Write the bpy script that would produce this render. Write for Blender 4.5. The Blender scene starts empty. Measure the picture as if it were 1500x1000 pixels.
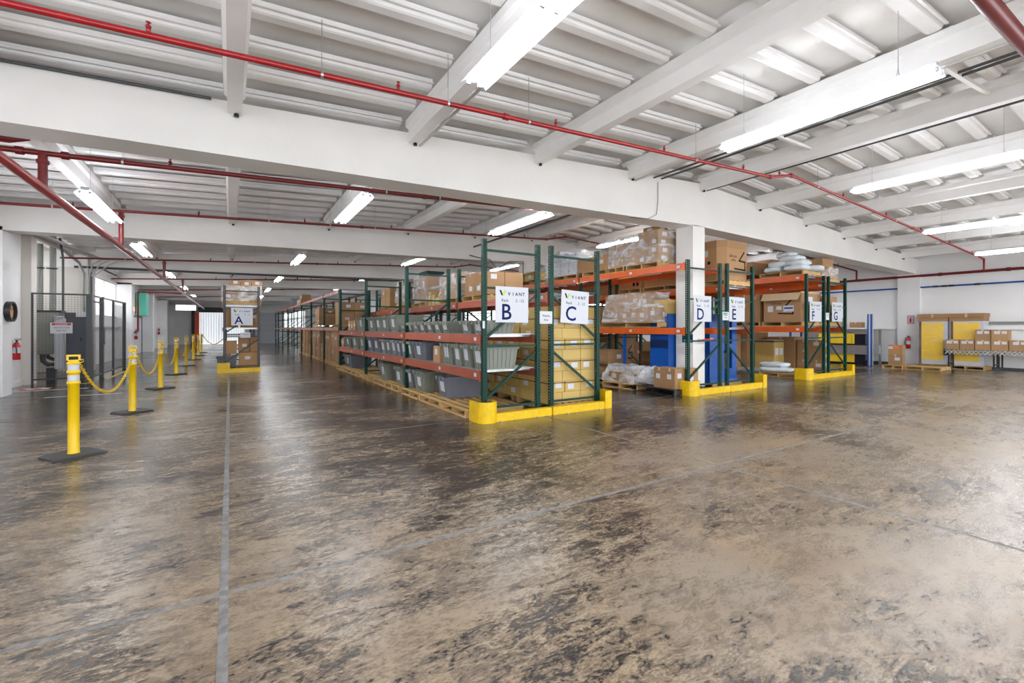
import bpy, math, random
from mathutils import Vector, Matrix, noise
R = random.Random(7)
S = bpy.context.scene
COL = S.collection
# ------------------------------------------------------------------ camera, world, exposure
cam = bpy.data.objects.new('camera', bpy.data.cameras.new('camera'))
COL.objects.link(cam); S.camera = cam
cam.location = (0, 0, 1.5)
cam.rotation_euler = (math.pi/2, 0, -math.atan2(413, 668))
cam.data.sensor_width = 36; cam.data.lens = 36*668/1500
cam.data.shift_y = -20/1500; cam.data.clip_end = 300
S.view_settings.view_transform = 'Standard'; S.view_settings.look = 'None'
S.view_settings.exposure = 1.42; S.view_settings.gamma = 1.0
S.view_settings.use_curve_mapping = False
S.cycles.use_denoising = True
S.cycles.max_bounces = 8; S.cycles.diffuse_bounces = 5; S.cycles.glossy_bounces = 4
S.cycles.transparent_max_bounces = 12; S.cycles.caustics_reflective = False; S.cycles.caustics_refractive = False
S.cycles.sample_clamp_indirect = 6.0
WORLD_STRENGTH = 1.6
TUBE_STRENGTH = 38.0
W = bpy.data.worlds.new('world'); S.world = W; W.use_nodes = True
W.node_tree.nodes['Background'].inputs[0].default_value = (0.93, 0.96, 1.0, 1)
W.node_tree.nodes['Background'].inputs[1].default_value = WORLD_STRENGTH

# ------------------------------------------------------------------ materials
def nt(m):
    m.use_nodes = True; t = m.node_tree; return t, t.nodes, t.links
def mat(name, col, rough=0.6, metal=0.0, vary=0.0, objvary=0.0, scale=6.0, bump=0.0, bscale=40.0, spec=0.5, coat=0.0, stretch=None):
    m = bpy.data.materials.new(name); t, n, l = nt(m)
    b = n['Principled BSDF']
    b.inputs['Base Color'].default_value = (*col, 1); b.inputs['Roughness'].default_value = rough
    b.inputs['Metallic'].default_value = metal; b.inputs['Specular IOR Level'].default_value = spec
    b.inputs['Coat Weight'].default_value = coat
    tc = n.new('ShaderNodeTexCoord'); src = tc.outputs['Object']
    if stretch:
        mp = n.new('ShaderNodeMapping'); mp.inputs['Scale'].default_value = stretch
        l.new(src, mp.inputs[0]); src = mp.outputs[0]
    if vary or objvary:
        hsv = n.new('ShaderNodeHueSaturation'); hsv.inputs['Color'].default_value = (*col, 1)
        val = None
        if vary:
            nz = n.new('ShaderNodeTexNoise'); nz.inputs['Scale'].default_value = scale; nz.inputs['Detail'].default_value = 6
            l.new(src, nz.inputs['Vector'])
            mr = n.new('ShaderNodeMapRange'); mr.inputs[1].default_value = .25; mr.inputs[2].default_value = .75
            mr.inputs[3].default_value = 1-vary; mr.inputs[4].default_value = 1+vary
            l.new(nz.outputs['Fac'], mr.inputs[0]); val = mr.outputs[0]
        if objvary:
            oi = n.new('ShaderNodeObjectInfo'); mr2 = n.new('ShaderNodeMapRange')
            mr2.inputs[3].default_value = 1-objvary; mr2.inputs[4].default_value = 1+objvary
            l.new(oi.outputs['Random'], mr2.inputs[0])
            if val:
                mm = n.new('ShaderNodeMath'); mm.operation = 'MULTIPLY'
                l.new(val, mm.inputs[0]); l.new(mr2.outputs[0], mm.inputs[1]); val = mm.outputs[0]
            else: val = mr2.outputs[0]
        l.new(val, hsv.inputs['Value']); l.new(hsv.outputs[0], b.inputs['Base Color'])
    if bump:
        nb = n.new('ShaderNodeTexNoise'); nb.inputs['Scale'].default_value = bscale; nb.inputs['Detail'].default_value = 4
        l.new(src, nb.inputs['Vector']); bp = n.new('ShaderNodeBump'); bp.inputs['Strength'].default_value = bump
        bp.inputs['Distance'].default_value = .01
        l.new(nb.outputs['Fac'], bp.inputs['Height']); l.new(bp.outputs[0], b.inputs['Normal'])
    return m
def emat(name, col, st):
    m = bpy.data.materials.new(name); t, n, l = nt(m); b = n['Principled BSDF']
    b.inputs['Base Color'].default_value = (*col, 1); b.inputs['Emission Color'].default_value = (*col, 1)
    b.inputs['Emission Strength'].default_value = st
    return m
M = {}
M['paint'] = mat('white_paint', (.80, .785, .76), .55, vary=.05, scale=1.2, bump=.25, bscale=14)
M['ceil'] = mat('ceiling_paint', (.78, .765, .745), .6, vary=.06, scale=1.5, bump=.1)
M['beamp'] = mat('beam_paint', (.86, .85, .84), .45, vary=.05, scale=2.0, bump=.12)
M['wallp'] = mat('wall_paint', (.80, .80, .80), .5, vary=.04, scale=1.0, bump=.15)
M['wallg'] = mat('beige_wall_paint', (.66, .62, .57), .5, vary=.05, scale=1.0, bump=.15)
M['red'] = mat('red_pipe_paint', (.34, .007, .012), .3, vary=.12, scale=5, coat=.3)
M['dred'] = mat('dark_red_pipe_paint', (.15, .008, .009), .35, vary=.12, scale=5)
M['green'] = mat('green_post_paint', (.003, .040, .028), .42, vary=.15, scale=8, spec=.22)
M['orangev'] = mat('bright_orange_beam_paint', (.66, .105, .01), .38, vary=.1, scale=5, objvary=.08, coat=.2)
M['orange'] = mat('orange_beam_paint', (.36, .075, .035), .38, vary=.12, scale=5, objvary=.12, coat=.2)
M['yellow'] = mat('yellow_guard_paint', (.78, .50, .005), .4, vary=.14, scale=14, bump=.1)
M['yplast'] = mat('yellow_plastic', (.80, .52, .003), .35)
M['rubber'] = mat('black_rubber', (.03, .03, .03), .6, vary=.2, bump=.3)
M['black'] = mat('black_paint', (.015, .015, .017), .4)
M['dkmetal'] = mat('dark_grey_metal', (.06, .065, .07), .4)
M['galv'] = mat('galvanized_steel', (.55, .57, .58), .35, metal=.8, vary=.12, scale=20)
M['steel'] = mat('painted_conduit', (.55, .54, .52), .4, metal=.3, vary=.1)
M['tan'] = mat('brown_cardboard', (.36, .205, .095), .75, vary=.05, objvary=.13, scale=3, bump=.1, bscale=25)
M['buff'] = mat('buff_cardboard', (.52, .36, .11), .6, vary=.04, objvary=.08, scale=3)
M['dkcard'] = mat('dark_cardboard', (.10, .045, .03), .8)
M['cardin'] = mat('kraft_cardboard_edge', (.55, .42, .26), .8)
M['tape'] = mat('packing_tape', (.60, .45, .28), .25, spec=.7)
M['paper'] = mat('white_paper', (.58, .60, .64), .6, vary=.05, scale=60)
M['orangepaper'] = mat('orange_sticker', (.9, .2, .03), .6)
M['tote'] = mat('grey_green_tote', (.20, .215, .18), .45, vary=.05, objvary=.08)
M['toteb'] = mat('blue_grey_tote', (.155, .165, .20), .45, vary=.05, objvary=.08)
M['wood'] = mat('pallet_wood', (.50, .32, .13), .75, vary=.18, objvary=.2, scale=5, stretch=(1, 8, 8), bump=.2)
M['blue'] = mat('blue_plastic', (.002, .075, .36), .35, vary=.05)
M['dkblue'] = mat('dark_blue', (.004, .03, .13), .35)
M['white'] = mat('white_plastic', (.53, .55, .60), .35)
M['navy'] = mat('navy_ink', (.002, .009, .085), .6, spec=.15)
M['lime'] = mat('lime_ink', (.38, .62, .01), .5)
M['ink'] = mat('black_ink', (.012, .012, .02), .6, spec=.15)
M['gink'] = mat('green_ink', (.01, .35, .16), .5)
M['rink'] = mat('red_ink', (.5, .02, .02), .5)
M['teal'] = mat('teal_light_and_print', (.10, .55, .42), .3)  # poster print, and teal light painted on the far left block
M['grey'] = mat('grey_enamel', (.23, .235, .215), .45, vary=.05)
M['bluegrey'] = mat('blue_grey_enamel', (.07, .08, .10), .4)
M['extred'] = mat('extinguisher_red', (.55, .01, .01), .25, coat=.5)
M['yellowbox'] = mat('yellow_panel', (.85, .56, .02), .45, vary=.06, scale=3, objvary=.05)
M['bag'] = mat('white_plastic_bag', (.70, .76, .80), .35, vary=.08, scale=5, bump=.5, bscale=9)
M['orangep'] = mat('orange_door_paint', (.9, .10, .015), .4)
M['joint'] = mat('joint_filler', (.17, .165, .16), .4, vary=.7, scale=16, bump=.8, bscale=60)
M['tube'] = emat('lamp_tube', (.93, .96, 1.0), TUBE_STRENGTH)
M['reflector'] = mat('reflector_enamel', (.86, .88, .9), .25)
M['redlamp'] = emat('red_beacon_lens', (1, .05, .03), 12)
M['screen'] = mat('dark_glass', (.02, .02, .03), .1)
# wire mesh (fence) needs no texture: built as wires
def film(name, lo, hi):
    m = bpy.data.materials.new(name); t, n, l = nt(m); b = n['Principled BSDF']
    b.inputs['Base Color'].default_value = (.88, .9, .92, 1); b.inputs['Roughness'].default_value = .22
    b.inputs['Specular IOR Level'].default_value = .9
    tr = n.new('ShaderNodeBsdfTransparent'); mx = n.new('ShaderNodeMixShader')
    tc = n.new('ShaderNodeTexCoord'); mp = n.new('ShaderNodeMapping'); mp.inputs['Scale'].default_value = (1.2, 1.2, 2.6); mp.inputs['Rotation'].default_value = (.25, .2, 0)
    nz = n.new('ShaderNodeTexNoise'); nz.inputs['Scale'].default_value = 1.6; nz.inputs['Detail'].default_value = 4; nz.inputs['Distortion'].default_value = 1.2
    l.new(tc.outputs['Object'], mp.inputs[0]); l.new(mp.outputs[0], nz.inputs['Vector'])
    mr = n.new('ShaderNodeMapRange'); mr.inputs[1].default_value = .40; mr.inputs[2].default_value = .72; mr.inputs[3].default_value = lo; mr.inputs[4].default_value = hi
    l.new(nz.outputs['Fac'], mr.inputs[0]); l.new(mr.outputs[0], mx.inputs[0])
    bp = n.new('ShaderNodeBump'); bp.inputs['Strength'].default_value = .6; bp.inputs['Distance'].default_value = .03
    l.new(nz.outputs['Fac'], bp.inputs['Height']); l.new(bp.outputs[0], b.inputs['Normal'])
    l.new(tr.outputs[0], mx.inputs[1]); l.new(b.outputs[0], mx.inputs[2]); l.new(mx.outputs[0], n['Material Output'].inputs[0])
    return m
M['film'] = film('stretch_film', .12, .72); M['filmthin'] = film('thin_stretch_film', .03, .22); M['filmthick'] = film('bunched_stretch_film', .4, .85)
def glassm(name, fac, rough, col=(.85, .9, .92)):
    m = bpy.data.materials.new(name); t, n, l = nt(m); b = n['Principled BSDF']
    b.inputs['Base Color'].default_value = (*col, 1); b.inputs['Roughness'].default_value = rough
    tr = n.new('ShaderNodeBsdfTransparent'); mx = n.new('ShaderNodeMixShader'); mx.inputs[0].default_value = fac
    l.new(tr.outputs[0], mx.inputs[1]); l.new(b.outputs[0], mx.inputs[2]); l.new(mx.outputs[0], n['Material Output'].inputs[0])
    return m
M['glass'] = glassm('window_glass', .12, .05)
M['strip'] = glassm('strip_curtain_vinyl', .55, .2)
M['reflector'] = glassm('clear_acrylic_reflector', .34, .1, (.80, .88, .95))

def floor_mat():
    m = bpy.data.materials.new('worn_concrete'); t, n, l = nt(m); b = n['Principled BSDF']
    geo = n.new('ShaderNodeNewGeometry')
    def N(scale, detail=6, rough=.6, dist=0.0, vec=None):
        z = n.new('ShaderNodeTexNoise'); z.inputs['Scale'].default_value = scale; z.inputs['Detail'].default_value = detail
        z.inputs['Roughness'].default_value = rough; z.inputs['Distortion'].default_value = dist
        l.new(vec or geo.outputs['Position'], z.inputs['Vector']); return z.outputs['Fac']
    def MR(v, a, b_, c, d):
        r = n.new('ShaderNodeMapRange'); r.inputs[1].default_value = a; r.inputs[2].default_value = b_
        r.inputs[3].default_value = c; r.inputs[4].default_value = d; l.new(v, r.inputs[0]); return r.outputs[0]
    def MA(op, a, b_=None):
        r = n.new('ShaderNodeMath'); r.operation = op
        for i, v in enumerate((a, b_)):
            if v is None: continue
            if isinstance(v, (int, float)): r.inputs[i].default_value = v
            else: l.new(v, r.inputs[i])
        return r.outputs[0]
    def MIX(f, a, b_):
        r = n.new('ShaderNodeMix'); r.data_type = 'RGBA'
        l.new(f, r.inputs[0])
        for i, v in ((6, a), (7, b_)):
            if isinstance(v, tuple): r.inputs[i].default_value = (*v, 1)
            else: l.new(v, r.inputs[i])
        return r.outputs[2]
    # streaky coordinates, turned a little off the aisle
    mp = n.new('ShaderNodeMapping'); mp.inputs['Rotation'].default_value = (0, 0, .12); mp.inputs['Scale'].default_value = (1.0, 2.2, 1)
    l.new(geo.outputs['Position'], mp.inputs[0])
    mp2 = n.new('ShaderNodeMapping'); mp2.inputs['Rotation'].default_value = (0, 0, -.9); mp2.inputs['Scale'].default_value = (1.0, 6, 1)
    l.new(geo.outputs['Position'], mp2.inputs[0])
    # wear map: old sealer left (dark) or worn off (tan); worn most in the open floor at the right
    sep = n.new('ShaderNodeSeparateXYZ'); l.new(geo.outputs['Position'], sep.inputs[0])
    big = N(.42, 3, .55, .6)
    mid = N(1.7, 5, .62, .9, mp.outputs[0])
    fine = N(7.5, 8, .74, 1.2, mp.outputs[0])
    grain = N(34, 6, .72, .6, mp.outputs[0])
    strk = N(5.0, 6, .7, .5, mp2.outputs[0])
    s1 = MA('ADD', MA('MULTIPLY', big, .85), MA('MULTIPLY', mid, .62))
    s2 = MA('ADD', s1, MA('MULTIPLY', fine, 1.05))
    s3 = MA('ADD', s2, MA('MULTIPLY', grain, .62))
    s3 = MA('ADD', s3, MA('MULTIPLY', strk, .22))           # ~1.46 mean
    # traffic bias in plan: darker by the rack ends and along the left lane, bare in the open bay
    bx = MR(sep.outputs['X'], -3.5, -1.0, -.22, .0)
    open_ = MA('MULTIPLY', MR(sep.outputs['X'], .5, 3.5, 0, 1), MR(sep.outputs['Y'], 5.2, 3.2, 0, 1))
    rk = MA('MULTIPLY', MR(sep.outputs['X'], 1.0, 2.6, 0, 1), MR(sep.outputs['Y'], 3.4, 5.0, 0, 1))
    s4 = MA('ADD', s3, MA('ADD', bx, MA('SUBTRACT', MA('MULTIPLY', open_, .11), MA('MULTIPLY', rk, .13))))
    wear = MR(s4, 1.565, 1.66, 0, 1)
    soft = MR(s4, 1.58, 1.86, 0, 1)
    tanc = MIX(MR(N(2.3, 6, .7), .3, .7, 0, 1), (.17, .115, .068), (.36, .27, .165))
    greyc = MIX(MR(N(.9, 4, .6), .4, .65, 0, 1), tanc, (.245, .20, .15))
    dk = MIX(MR(grain, .35, .65, 0, 1), (.006, .0055, .006), (.05, .038, .030))
    col = MIX(wear, dk, MIX(soft, (.135, .10, .07), greyc))
    speck = MR(N(58, 5, .75, .5, mp.outputs[0]), .36, .44, 0, 1)
    col = MIX(speck, (.05, .04, .032), col)
    # small pits
    vo = n.new('ShaderNodeTexVoronoi'); vo.inputs['Scale'].default_value = 1.15; vo.inputs['Randomness'].default_value = 1
    l.new(geo.outputs['Position'], vo.inputs['Vector'])
    pit = MA('LESS_THAN', MA('ADD', vo.outputs['Distance'], MA('MULTIPLY', MA('SUBTRACT', fine, .5), .12)), .028)
    col = MIX(pit, col, (.03, .03, .035))
    # hairline cracks
    vc = n.new('ShaderNodeTexVoronoi'); vc.feature = 'DISTANCE_TO_EDGE'; vc.inputs['Scale'].default_value = .33
    wv = n.new('ShaderNodeMix'); wv.data_type = 'RGBA'; wv.inputs[0].default_value = .08
    nzc = n.new('ShaderNodeTexNoise'); nzc.inputs['Scale'].default_value = 2.5; nzc.inputs['Detail'].default_value = 6
    l.new(geo.outputs['Position'], nzc.inputs['Vector']); l.new(geo.outputs['Position'], wv.inputs[6]); l.new(nzc.outputs['Color'], wv.inputs[7])
    l.new(wv.outputs[2], vc.inputs['Vector'])
    crack = MA('MULTIPLY', MA('LESS_THAN', vc.outputs['Distance'], .0007), MA('GREATER_THAN', N(1.3, 2), .60))
    col = MIX(crack, col, (.05, .045, .04))
    l.new(col, b.inputs['Base Color'])
    ro = MA('ADD', MR(s4, 1.4, 1.85, .11, .32), MA('MULTIPLY', MA('SUBTRACT', grain, .5), .12))
    l.new(ro, b.inputs['Roughness'])
    b.inputs['Specular IOR Level'].default_value = .42
    b.inputs['Coat Weight'].default_value = .12; b.inputs['Coat Roughness'].default_value = .1
    h = MA('ADD', MA('MULTIPLY', fine, .5), MA('MULTIPLY', N(3.2, 4, .5), .8))
    h = MA('ADD', h, MA('MULTIPLY', wear, -.12)); h = MA('SUBTRACT', h, MA('MULTIPLY', MA('ADD', pit, crack), .5))
    bp = n.new('ShaderNodeBump'); bp.inputs['Strength'].default_value = .30; bp.inputs['Distance'].default_value = .012
    l.new(h, bp.inputs['Height']); l.new(bp.outputs[0], b.inputs['Normal']); l.new(bp.outputs[0], b.inputs['Coat Normal'])
    return m
M['floor'] = floor_mat()

# ------------------------------------------------------------------ mesh builder
class MB:
    def __init__(s): s.v = []; s.f = []; s.sm = []
    def add(s, v, f, smooth=False):
        k = len(s.v); s.v += [tuple(p) for p in v]
        for q in f: s.f.append(tuple(i+k for i in q)); s.sm.append(smooth)
        return s
    def box(s, x0, x1, y0, y1, z0, z1):
        return s.hexa([(x0, y0, z0), (x1, y0, z0), (x1, y1, z0), (x0, y1, z0)], [(x0, y0, z1), (x1, y0, z1), (x1, y1, z1), (x0, y1, z1)])
    def hexa(s, b, t):
        return s.add(list(b)+list(t), [(3, 2, 1, 0), (4, 5, 6, 7), (0, 1, 5, 4), (1, 2, 6, 5), (2, 3, 7, 6), (3, 0, 4, 7)])
    def beam(s, a, b, w, h, up=(0, 0, 1)):
        a = Vector(a); b = Vector(b); d = (b-a).normalized(); u = Vector(up)
        if abs(d.dot(u)) > .99: u = Vector((1, 0, 0))
        x = d.cross(u).normalized()*w/2; y = x.cross(d).normalized()*h/2
        return s.hexa([a-x-y, a+x-y, b+x-y, b-x-y], [a-x+y, a+x+y, b+x+y, b-x+y])
    def tube(s, path, r, n=8, cap=True):
        P = [Vector(p) for p in path]; rings = []
        up = Vector((0, 0, 1)) if abs((P[1]-P[0]).normalized().z) < .9 else Vector((1, 0, 0))
        for i, p in enumerate(P):
            d = ((P[min(i+1, len(P)-1)]-P[max(i-1, 0)])).normalized()
            if abs(d.dot(up)) > .98: up = Vector((1, 0, 0)) if abs(d.x) < .9 else Vector((0, 1, 0))
            x = d.cross(up).normalized(); y = x.cross(d).normalized()
            rr = r[i] if isinstance(r, (list, tuple)) else r
            rings.append([p+x*rr*math.cos(2*math.pi*k/n)+y*rr*math.sin(2*math.pi*k/n) for k in range(n)])
        v = [q for g in rings for q in g]; f = []
        for i in range(len(P)-1):
            for k in range(n):
                a = i*n+k; b = i*n+(k+1) % n; f.append((a, b, b+n, a+n))
        s.add(v, f, True)
        if cap:
            s.add(rings[0], [tuple(range(n-1, -1, -1))]); s.add(rings[-1], [tuple(range(n))])
        return s
    def lathe(s, prof, n=16, o=(0, 0, 0)):
        v = [(o[0]+r*math.cos(2*math.pi*k/n), o[1]+r*math.sin(2*math.pi*k/n), o[2]+z) for r, z in prof for k in range(n)]
        f = [(i*n+k, i*n+(k+1) % n, (i+1)*n+(k+1) % n, (i+1)*n+k) for i in range(len(prof)-1) for k in range(n)]
        s.add(v, f, True)
        s.add(v[:n], [tuple(range(n-1, -1, -1))]); s.add(v[-n:], [tuple(range(n))]); return s
    def prism(s, pts, ax, a, b):      # pts 2D in the plane normal to axis ax, extruded a..b
        def mk(p, c): return {'x': (c, p[0], p[1]), 'y': (p[0], c, p[1]), 'z': (p[0], p[1], c)}[ax]
        n = len(pts)
        v = [mk(p, a) for p in pts]+[mk(p, b) for p in pts]
        return s.add(v, [tuple(range(n)), tuple(range(2*n-1, n-1, -1))]+[(i, i+n, (i+1) % n+n, (i+1) % n) for i in range(n)])
    def mesh(s, name, m):
        me = bpy.data.meshes.new(name); me.from_pydata(s.v, [], s.f); me.validate()
        ms = m if isinstance(m, (list, tuple)) else [m]
        for q in ms: me.materials.append(M[q] if isinstance(q, str) else q)
        if any(s.sm) and len(me.polygons) == len(s.sm): me.polygons.foreach_set('use_smooth', s.sm)
        import bmesh
        bm = bmesh.new(); bm.from_mesh(me); bmesh.ops.recalc_face_normals(bm, faces=bm.faces); bm.to_mesh(me); bm.free()
        return me
    def obj(s, name, m, parent=None, loc=(0, 0, 0), rz=0):
        return ob(name, s.mesh(name, m), parent, loc, rz)
def ob(name, me, parent=None, loc=(0, 0, 0), rz=0):
    o = bpy.data.objects.new(name, me); COL.objects.link(o)
    if parent: o.parent = parent
    o.location = loc
    if rz: o.rotation_euler = (0, 0, rz)
    return o
LABELS = {}
def tag(o, label, cat, group=None, kind=None):
    o['label'] = label; o['category'] = cat
    if group: o['group'] = group
    if kind: o['kind'] = kind
    n = len(label.replace(',', ' ').split())
    if n < 4 or n > 16: print('LABEL LENGTH', n, label)
    if label in LABELS: print('DUP LABEL', label)
    LABELS[label] = 1
    return o
def thing(name, label, cat, loc=(0, 0, 0), rz=0, group=None):
    return tag(ob(name, None, None, loc, rz), label, cat, group)
def struct(name, mb, m, parent=None, loc=(0, 0, 0)):
    o = mb.obj(name, m, parent, loc)
    if not parent: o['kind'] = 'structure'
    return o
ORD = 'first second third fourth fifth sixth seventh eighth ninth tenth eleventh twelfth thirteenth fourteenth fifteenth sixteenth seventeenth eighteenth'.split()
CACHE = {}
def cached(key, fn):
    if key not in CACHE: CACHE[key] = fn()
    return CACHE[key]
def textmesh(txt, size, m, ext=.0008, align='LEFT', shear=0.0, bold=0.0):
    def mk():
        cu = bpy.data.curves.new('lettering', 'FONT'); cu.body = txt; cu.size = size; cu.extrude = ext; cu.align_x = align
        cu.shear = shear; cu.offset = bold; cu.resolution_u = 3
        o = bpy.data.objects.new('t', cu); COL.objects.link(o)
        me = bpy.data.meshes.new_from_object(o); bpy.data.objects.remove(o); me.materials.clear(); me.materials.append(M[m])
        me.name = 'lettering'; return me
    return cached(('t', txt, size, m, ext, align, shear, bold), mk)
def text(txt, size, m, parent, loc, face='-y', align='LEFT', shear=0.0, bold=0.0, name='lettering', ext=.0008):
    o = ob(name, textmesh(txt, size, m, ext, align, shear, bold), parent, loc)
    o.rotation_euler = {'-y': (math.pi/2, 0, 0), '-x': (math.pi/2, 0, -math.pi/2), '+x': (math.pi/2, 0, math.pi/2)}[face]
    return o

# ------------------------------------------------------------------ floor : slabs with recessed filled joints
floor = struct('floor', MB().box(-6.2, 23.6, -3.6, 51.4, -.2, -.003), 'joint')
YB0 = -3.6
xs = [-6.2, -4.60, -.03, 4.54, 9.11, 13.68, 18.25, 23.6]
ys = [-3.6, -.61, 3.05, 6.71, 10.37, 14.03, 17.69, 21.35, 25.01, 28.67, 32.33, 35.99, 39.65, 43.31, 46.97, 51.4]
def slab_mesh(w, d):
    g = .021; c = .004; b = MB()
    b.hexa([(g, g, -.05), (w-g, g, -.05), (w-g, d-g, -.05), (g, d-g, -.05)], [(g, g, -c), (w-g, g, -c), (w-g, d-g, -c), (g, d-g, -c)])
    b.hexa([(g, g, -c), (w-g, g, -c), (w-g, d-g, -c), (g, d-g, -c)], [(g+c, g+c, 0), (w-g-c, g+c, 0), (w-g-c, d-g-c, 0), (g+c, d-g-c, 0)])
    return b.mesh('slab', 'floor')
for i in range(len(xs)-1):
    for j in range(len(ys)-1):
        w = round(xs[i+1]-xs[i], 3); d = round(ys[j+1]-ys[j], 3)
        ob('slab', cached(('slab', w, d), lambda: slab_mesh(w, d)), floor, (xs[i], ys[j], 0))
# painted floor lines
fl = MB().box(-4.35, -3.0, 15.2, 15.27, 0, .002).box(-3.4, -2.1, 13.6, 13.65, 0, .002)
tag(fl.obj('floor_marking', 'paper'), 'worn white painted line on the floor beside the left wall', 'floor marking')
tag(MB().prism([(-3.85, 16.35), (-3.76, 16.35), (-3.16, 16.6), (-3.2, 16.68)], 'z', 0, .002).obj('floor_marking', 'yellow'),
    'short yellow painted floor line in front of the wire cage corner', 'floor marking')
tag(MB().box(-3.12, -3.04, 17.6, 23.5, 0, .002).obj('floor_marking', 'yellow'), 'long yellow painted floor line along the aisle side of the cage', 'floor marking')
hz = thing('floor_marking', 'red and white chequered hatch painted on floor before the left pillar', 'floor marking', (-4.55, 15.5, 0))
for i in range(5):
    for j in range(2):
        MB().box(.1+i*.13, .22+i*.13, j*.22, .2+j*.22, 0, .002).obj('paint_patch', 'rink' if (i+j) % 2 else 'paper', hz)

# ------------------------------------------------------------------ roof, girders, columns, walls
RX = 9.6                     # ridge
def zt(x): return 5.12-.056*abs(x-RX)       # top of roof beams = underside of ribs
XL, XR = -4.65, 23.2
ce = MB()
for a, b in ((-6.0, RX), (RX, 23.5)):
    za, zb = zt(a)+.16, zt(b)+.16
    ce.hexa([(a, -3.6, za), (b, -3.6, zb), (b, 51.4, zb), (a, 51.4, za)], [(a, -3.6, za+.1), (b, -3.6, zb+.1), (b, 51.4, zb+.1), (a, 51.4, za+.1)])
ceiling = struct('ceiling', ce, 'ceil')
BX = [.05+2.39*k for k in range(-2, 10)]
GY = [-.4+7.3*k for k in range(0, 8)]       # front faces of girders : -0.4, 6.9, 14.2 ...
def gird_bot(x): return 3.92-.0215*abs(x-9.6)
def gird_top(x): return 4.95-.056*abs(x-RX)
girder_objs = []
for gy in GY:
    b = MB()
    X = [-5.95 if abs(gy-14.2-7.3) < .1 else XL-.3, RX, XR+.1]
    X[0] = -5.95
    prof = [(x, gird_bot(x)) for x in X]+[(x, gird_top(x)) for x in reversed(X)]
    b.prism(prof, 'y', gy, gy+.5)
    girder_objs.append(struct('girder', b, 'paint'))
# roof beams, each spanning one bay
def rbeam(L):
    b = MB()
    b.box(-.12, .12, 0, L, -.10, 0)
    b.hexa([(-.075, 0, -.13), (.075, 0, -.13), (.075, L, -.13), (-.075, L, -.13)], [(-.12, 0, -.10), (.12, 0, -.10), (.12, L, -.10), (-.12, L, -.10)])
    b.box(-.07, .07, 0, L, -.28, -.13)
    b.box(-.08, .08, 0, L, -.335, -.28)
    return b.mesh('roof_beam', 'beamp')
spans = [(-3.5, -.4)]+[(GY[k]+.5, GY[k+1]) for k in range(7)]+[(GY[7]+.5, 51.2)]
for x in BX:
    for a, c in spans:
        L = round(c-a, 2)
        if L < .2: continue
        ob('roof_beam', cached(('rb', L), lambda: rbeam(L)), ceiling, (x, a, zt(x)))
        if 0 < c < 30 and -3 < x < 21.6:
            m = cached('bolt', lambda: MB().lathe([(.03, 0), (.03, .03), (.02, .045)], 8).mesh('anchor_bolt', 'black'))
            o = ob('anchor_bolt', m, ceiling, (x+.02, c-.05, zt(x)-.375)); o.rotation_euler = (0, 0, 0)
# ribs (hat section) between the beams
def rib(L):
    pts = [(-.11, .10), (-.075, .012), (-.05, 0), (.05, 0), (.075, .012), (.11, .10)]
    b = MB(); b.prism(pts, 'x', 0, L)
    b.box(0, L, -.135, -.105, .03, .05)
    return b.mesh('roof_rib', 'beamp')
ribs = []
edges = [-4.85]+BX+[23.1]
for k in range(len(edges)-1):
    a, c = edges[k]+.12, edges[k+1]-.12
    if c-a < .3: continue
    y = 7.17-.65*16
    while y < 51:
        inside = False
        if not inside: ribs.append((a, c, y))
        y += .65
def ribkey(r):
    x = (r[0]+r[1])/2; F = x*.5259+r[2]*.8505; Rr = x*.8505-r[2]*.5259
    vis = F > .5 and abs(Rr/F) < 1.25 and (4.7-1.5)/F < .80
    return (0 if vis else 1, math.hypot(x, r[2]))
ribs.sort(key=ribkey)
rest = MB()
pts = [(-.11, .10), (-.075, .012), (-.05, 0), (.05, 0), (.075, .012), (.11, .10)]
for i, (a, c, y) in enumerate(ribs):
    L = round(c-a, 3); sl = math.atan(.056) if a < RX-.1 else -math.atan(.056)
    if i < 300:
        o = ob('roof_rib', cached(('rib', L), lambda: rib(L)), ceiling, (a, y, zt(a)+.02)); o.rotation_euler = (0, -sl, 0)
    else:
        v = [(a, y+p[0], zt(a)+.02+p[1]) for p in pts]+[(c, y+p[0], zt(c)+.02+p[1]) for p in pts]
        n = 6; rest.add(v, [tuple(range(n)), tuple(range(2*n-1, n-1, -1))]+[(q, q+n, (q+1) % n+n, (q+1) % n) for q in range(n)])
o = rest.obj('roof_rib', 'beamp', ceiling); o['kind'] = 'stuff'
# columns
struct('column', MB().box(9.28, 9.72, 6.9, 7.38, 0, 3.93), 'paint')
for gy in GY[2:]:
    struct('column', MB().box(9.38, 9.82, gy, gy+.48, 0, 3.93), 'paint')
struct('column', MB().box(-4.66, -4.19, 14.2, 14.7, 0, 3.7), 'wallp')
for gy in GY[4:]:
    struct('column', MB().box(-4.66, -4.1, gy, gy+.5, 0, 3.7), 'wallp')
struct('column', MB().box(-4.66, -4.4, 6.9, 7.4, 0, 3.7), 'wallp')
struct('column', MB().box(-4.66, -4.46, 16.9, 17.3, 0, 4.5), 'wallg')
for gy in GY[:3]:
    struct('column', MB().box(23.0, 23.25, gy-.1, gy+.6, 0, 3.75), 'wallp')
struct('baseboard_left', MB().box(-4.65, -4.60, 14.7, 16.9, 0, .12), 'wallp')
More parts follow.
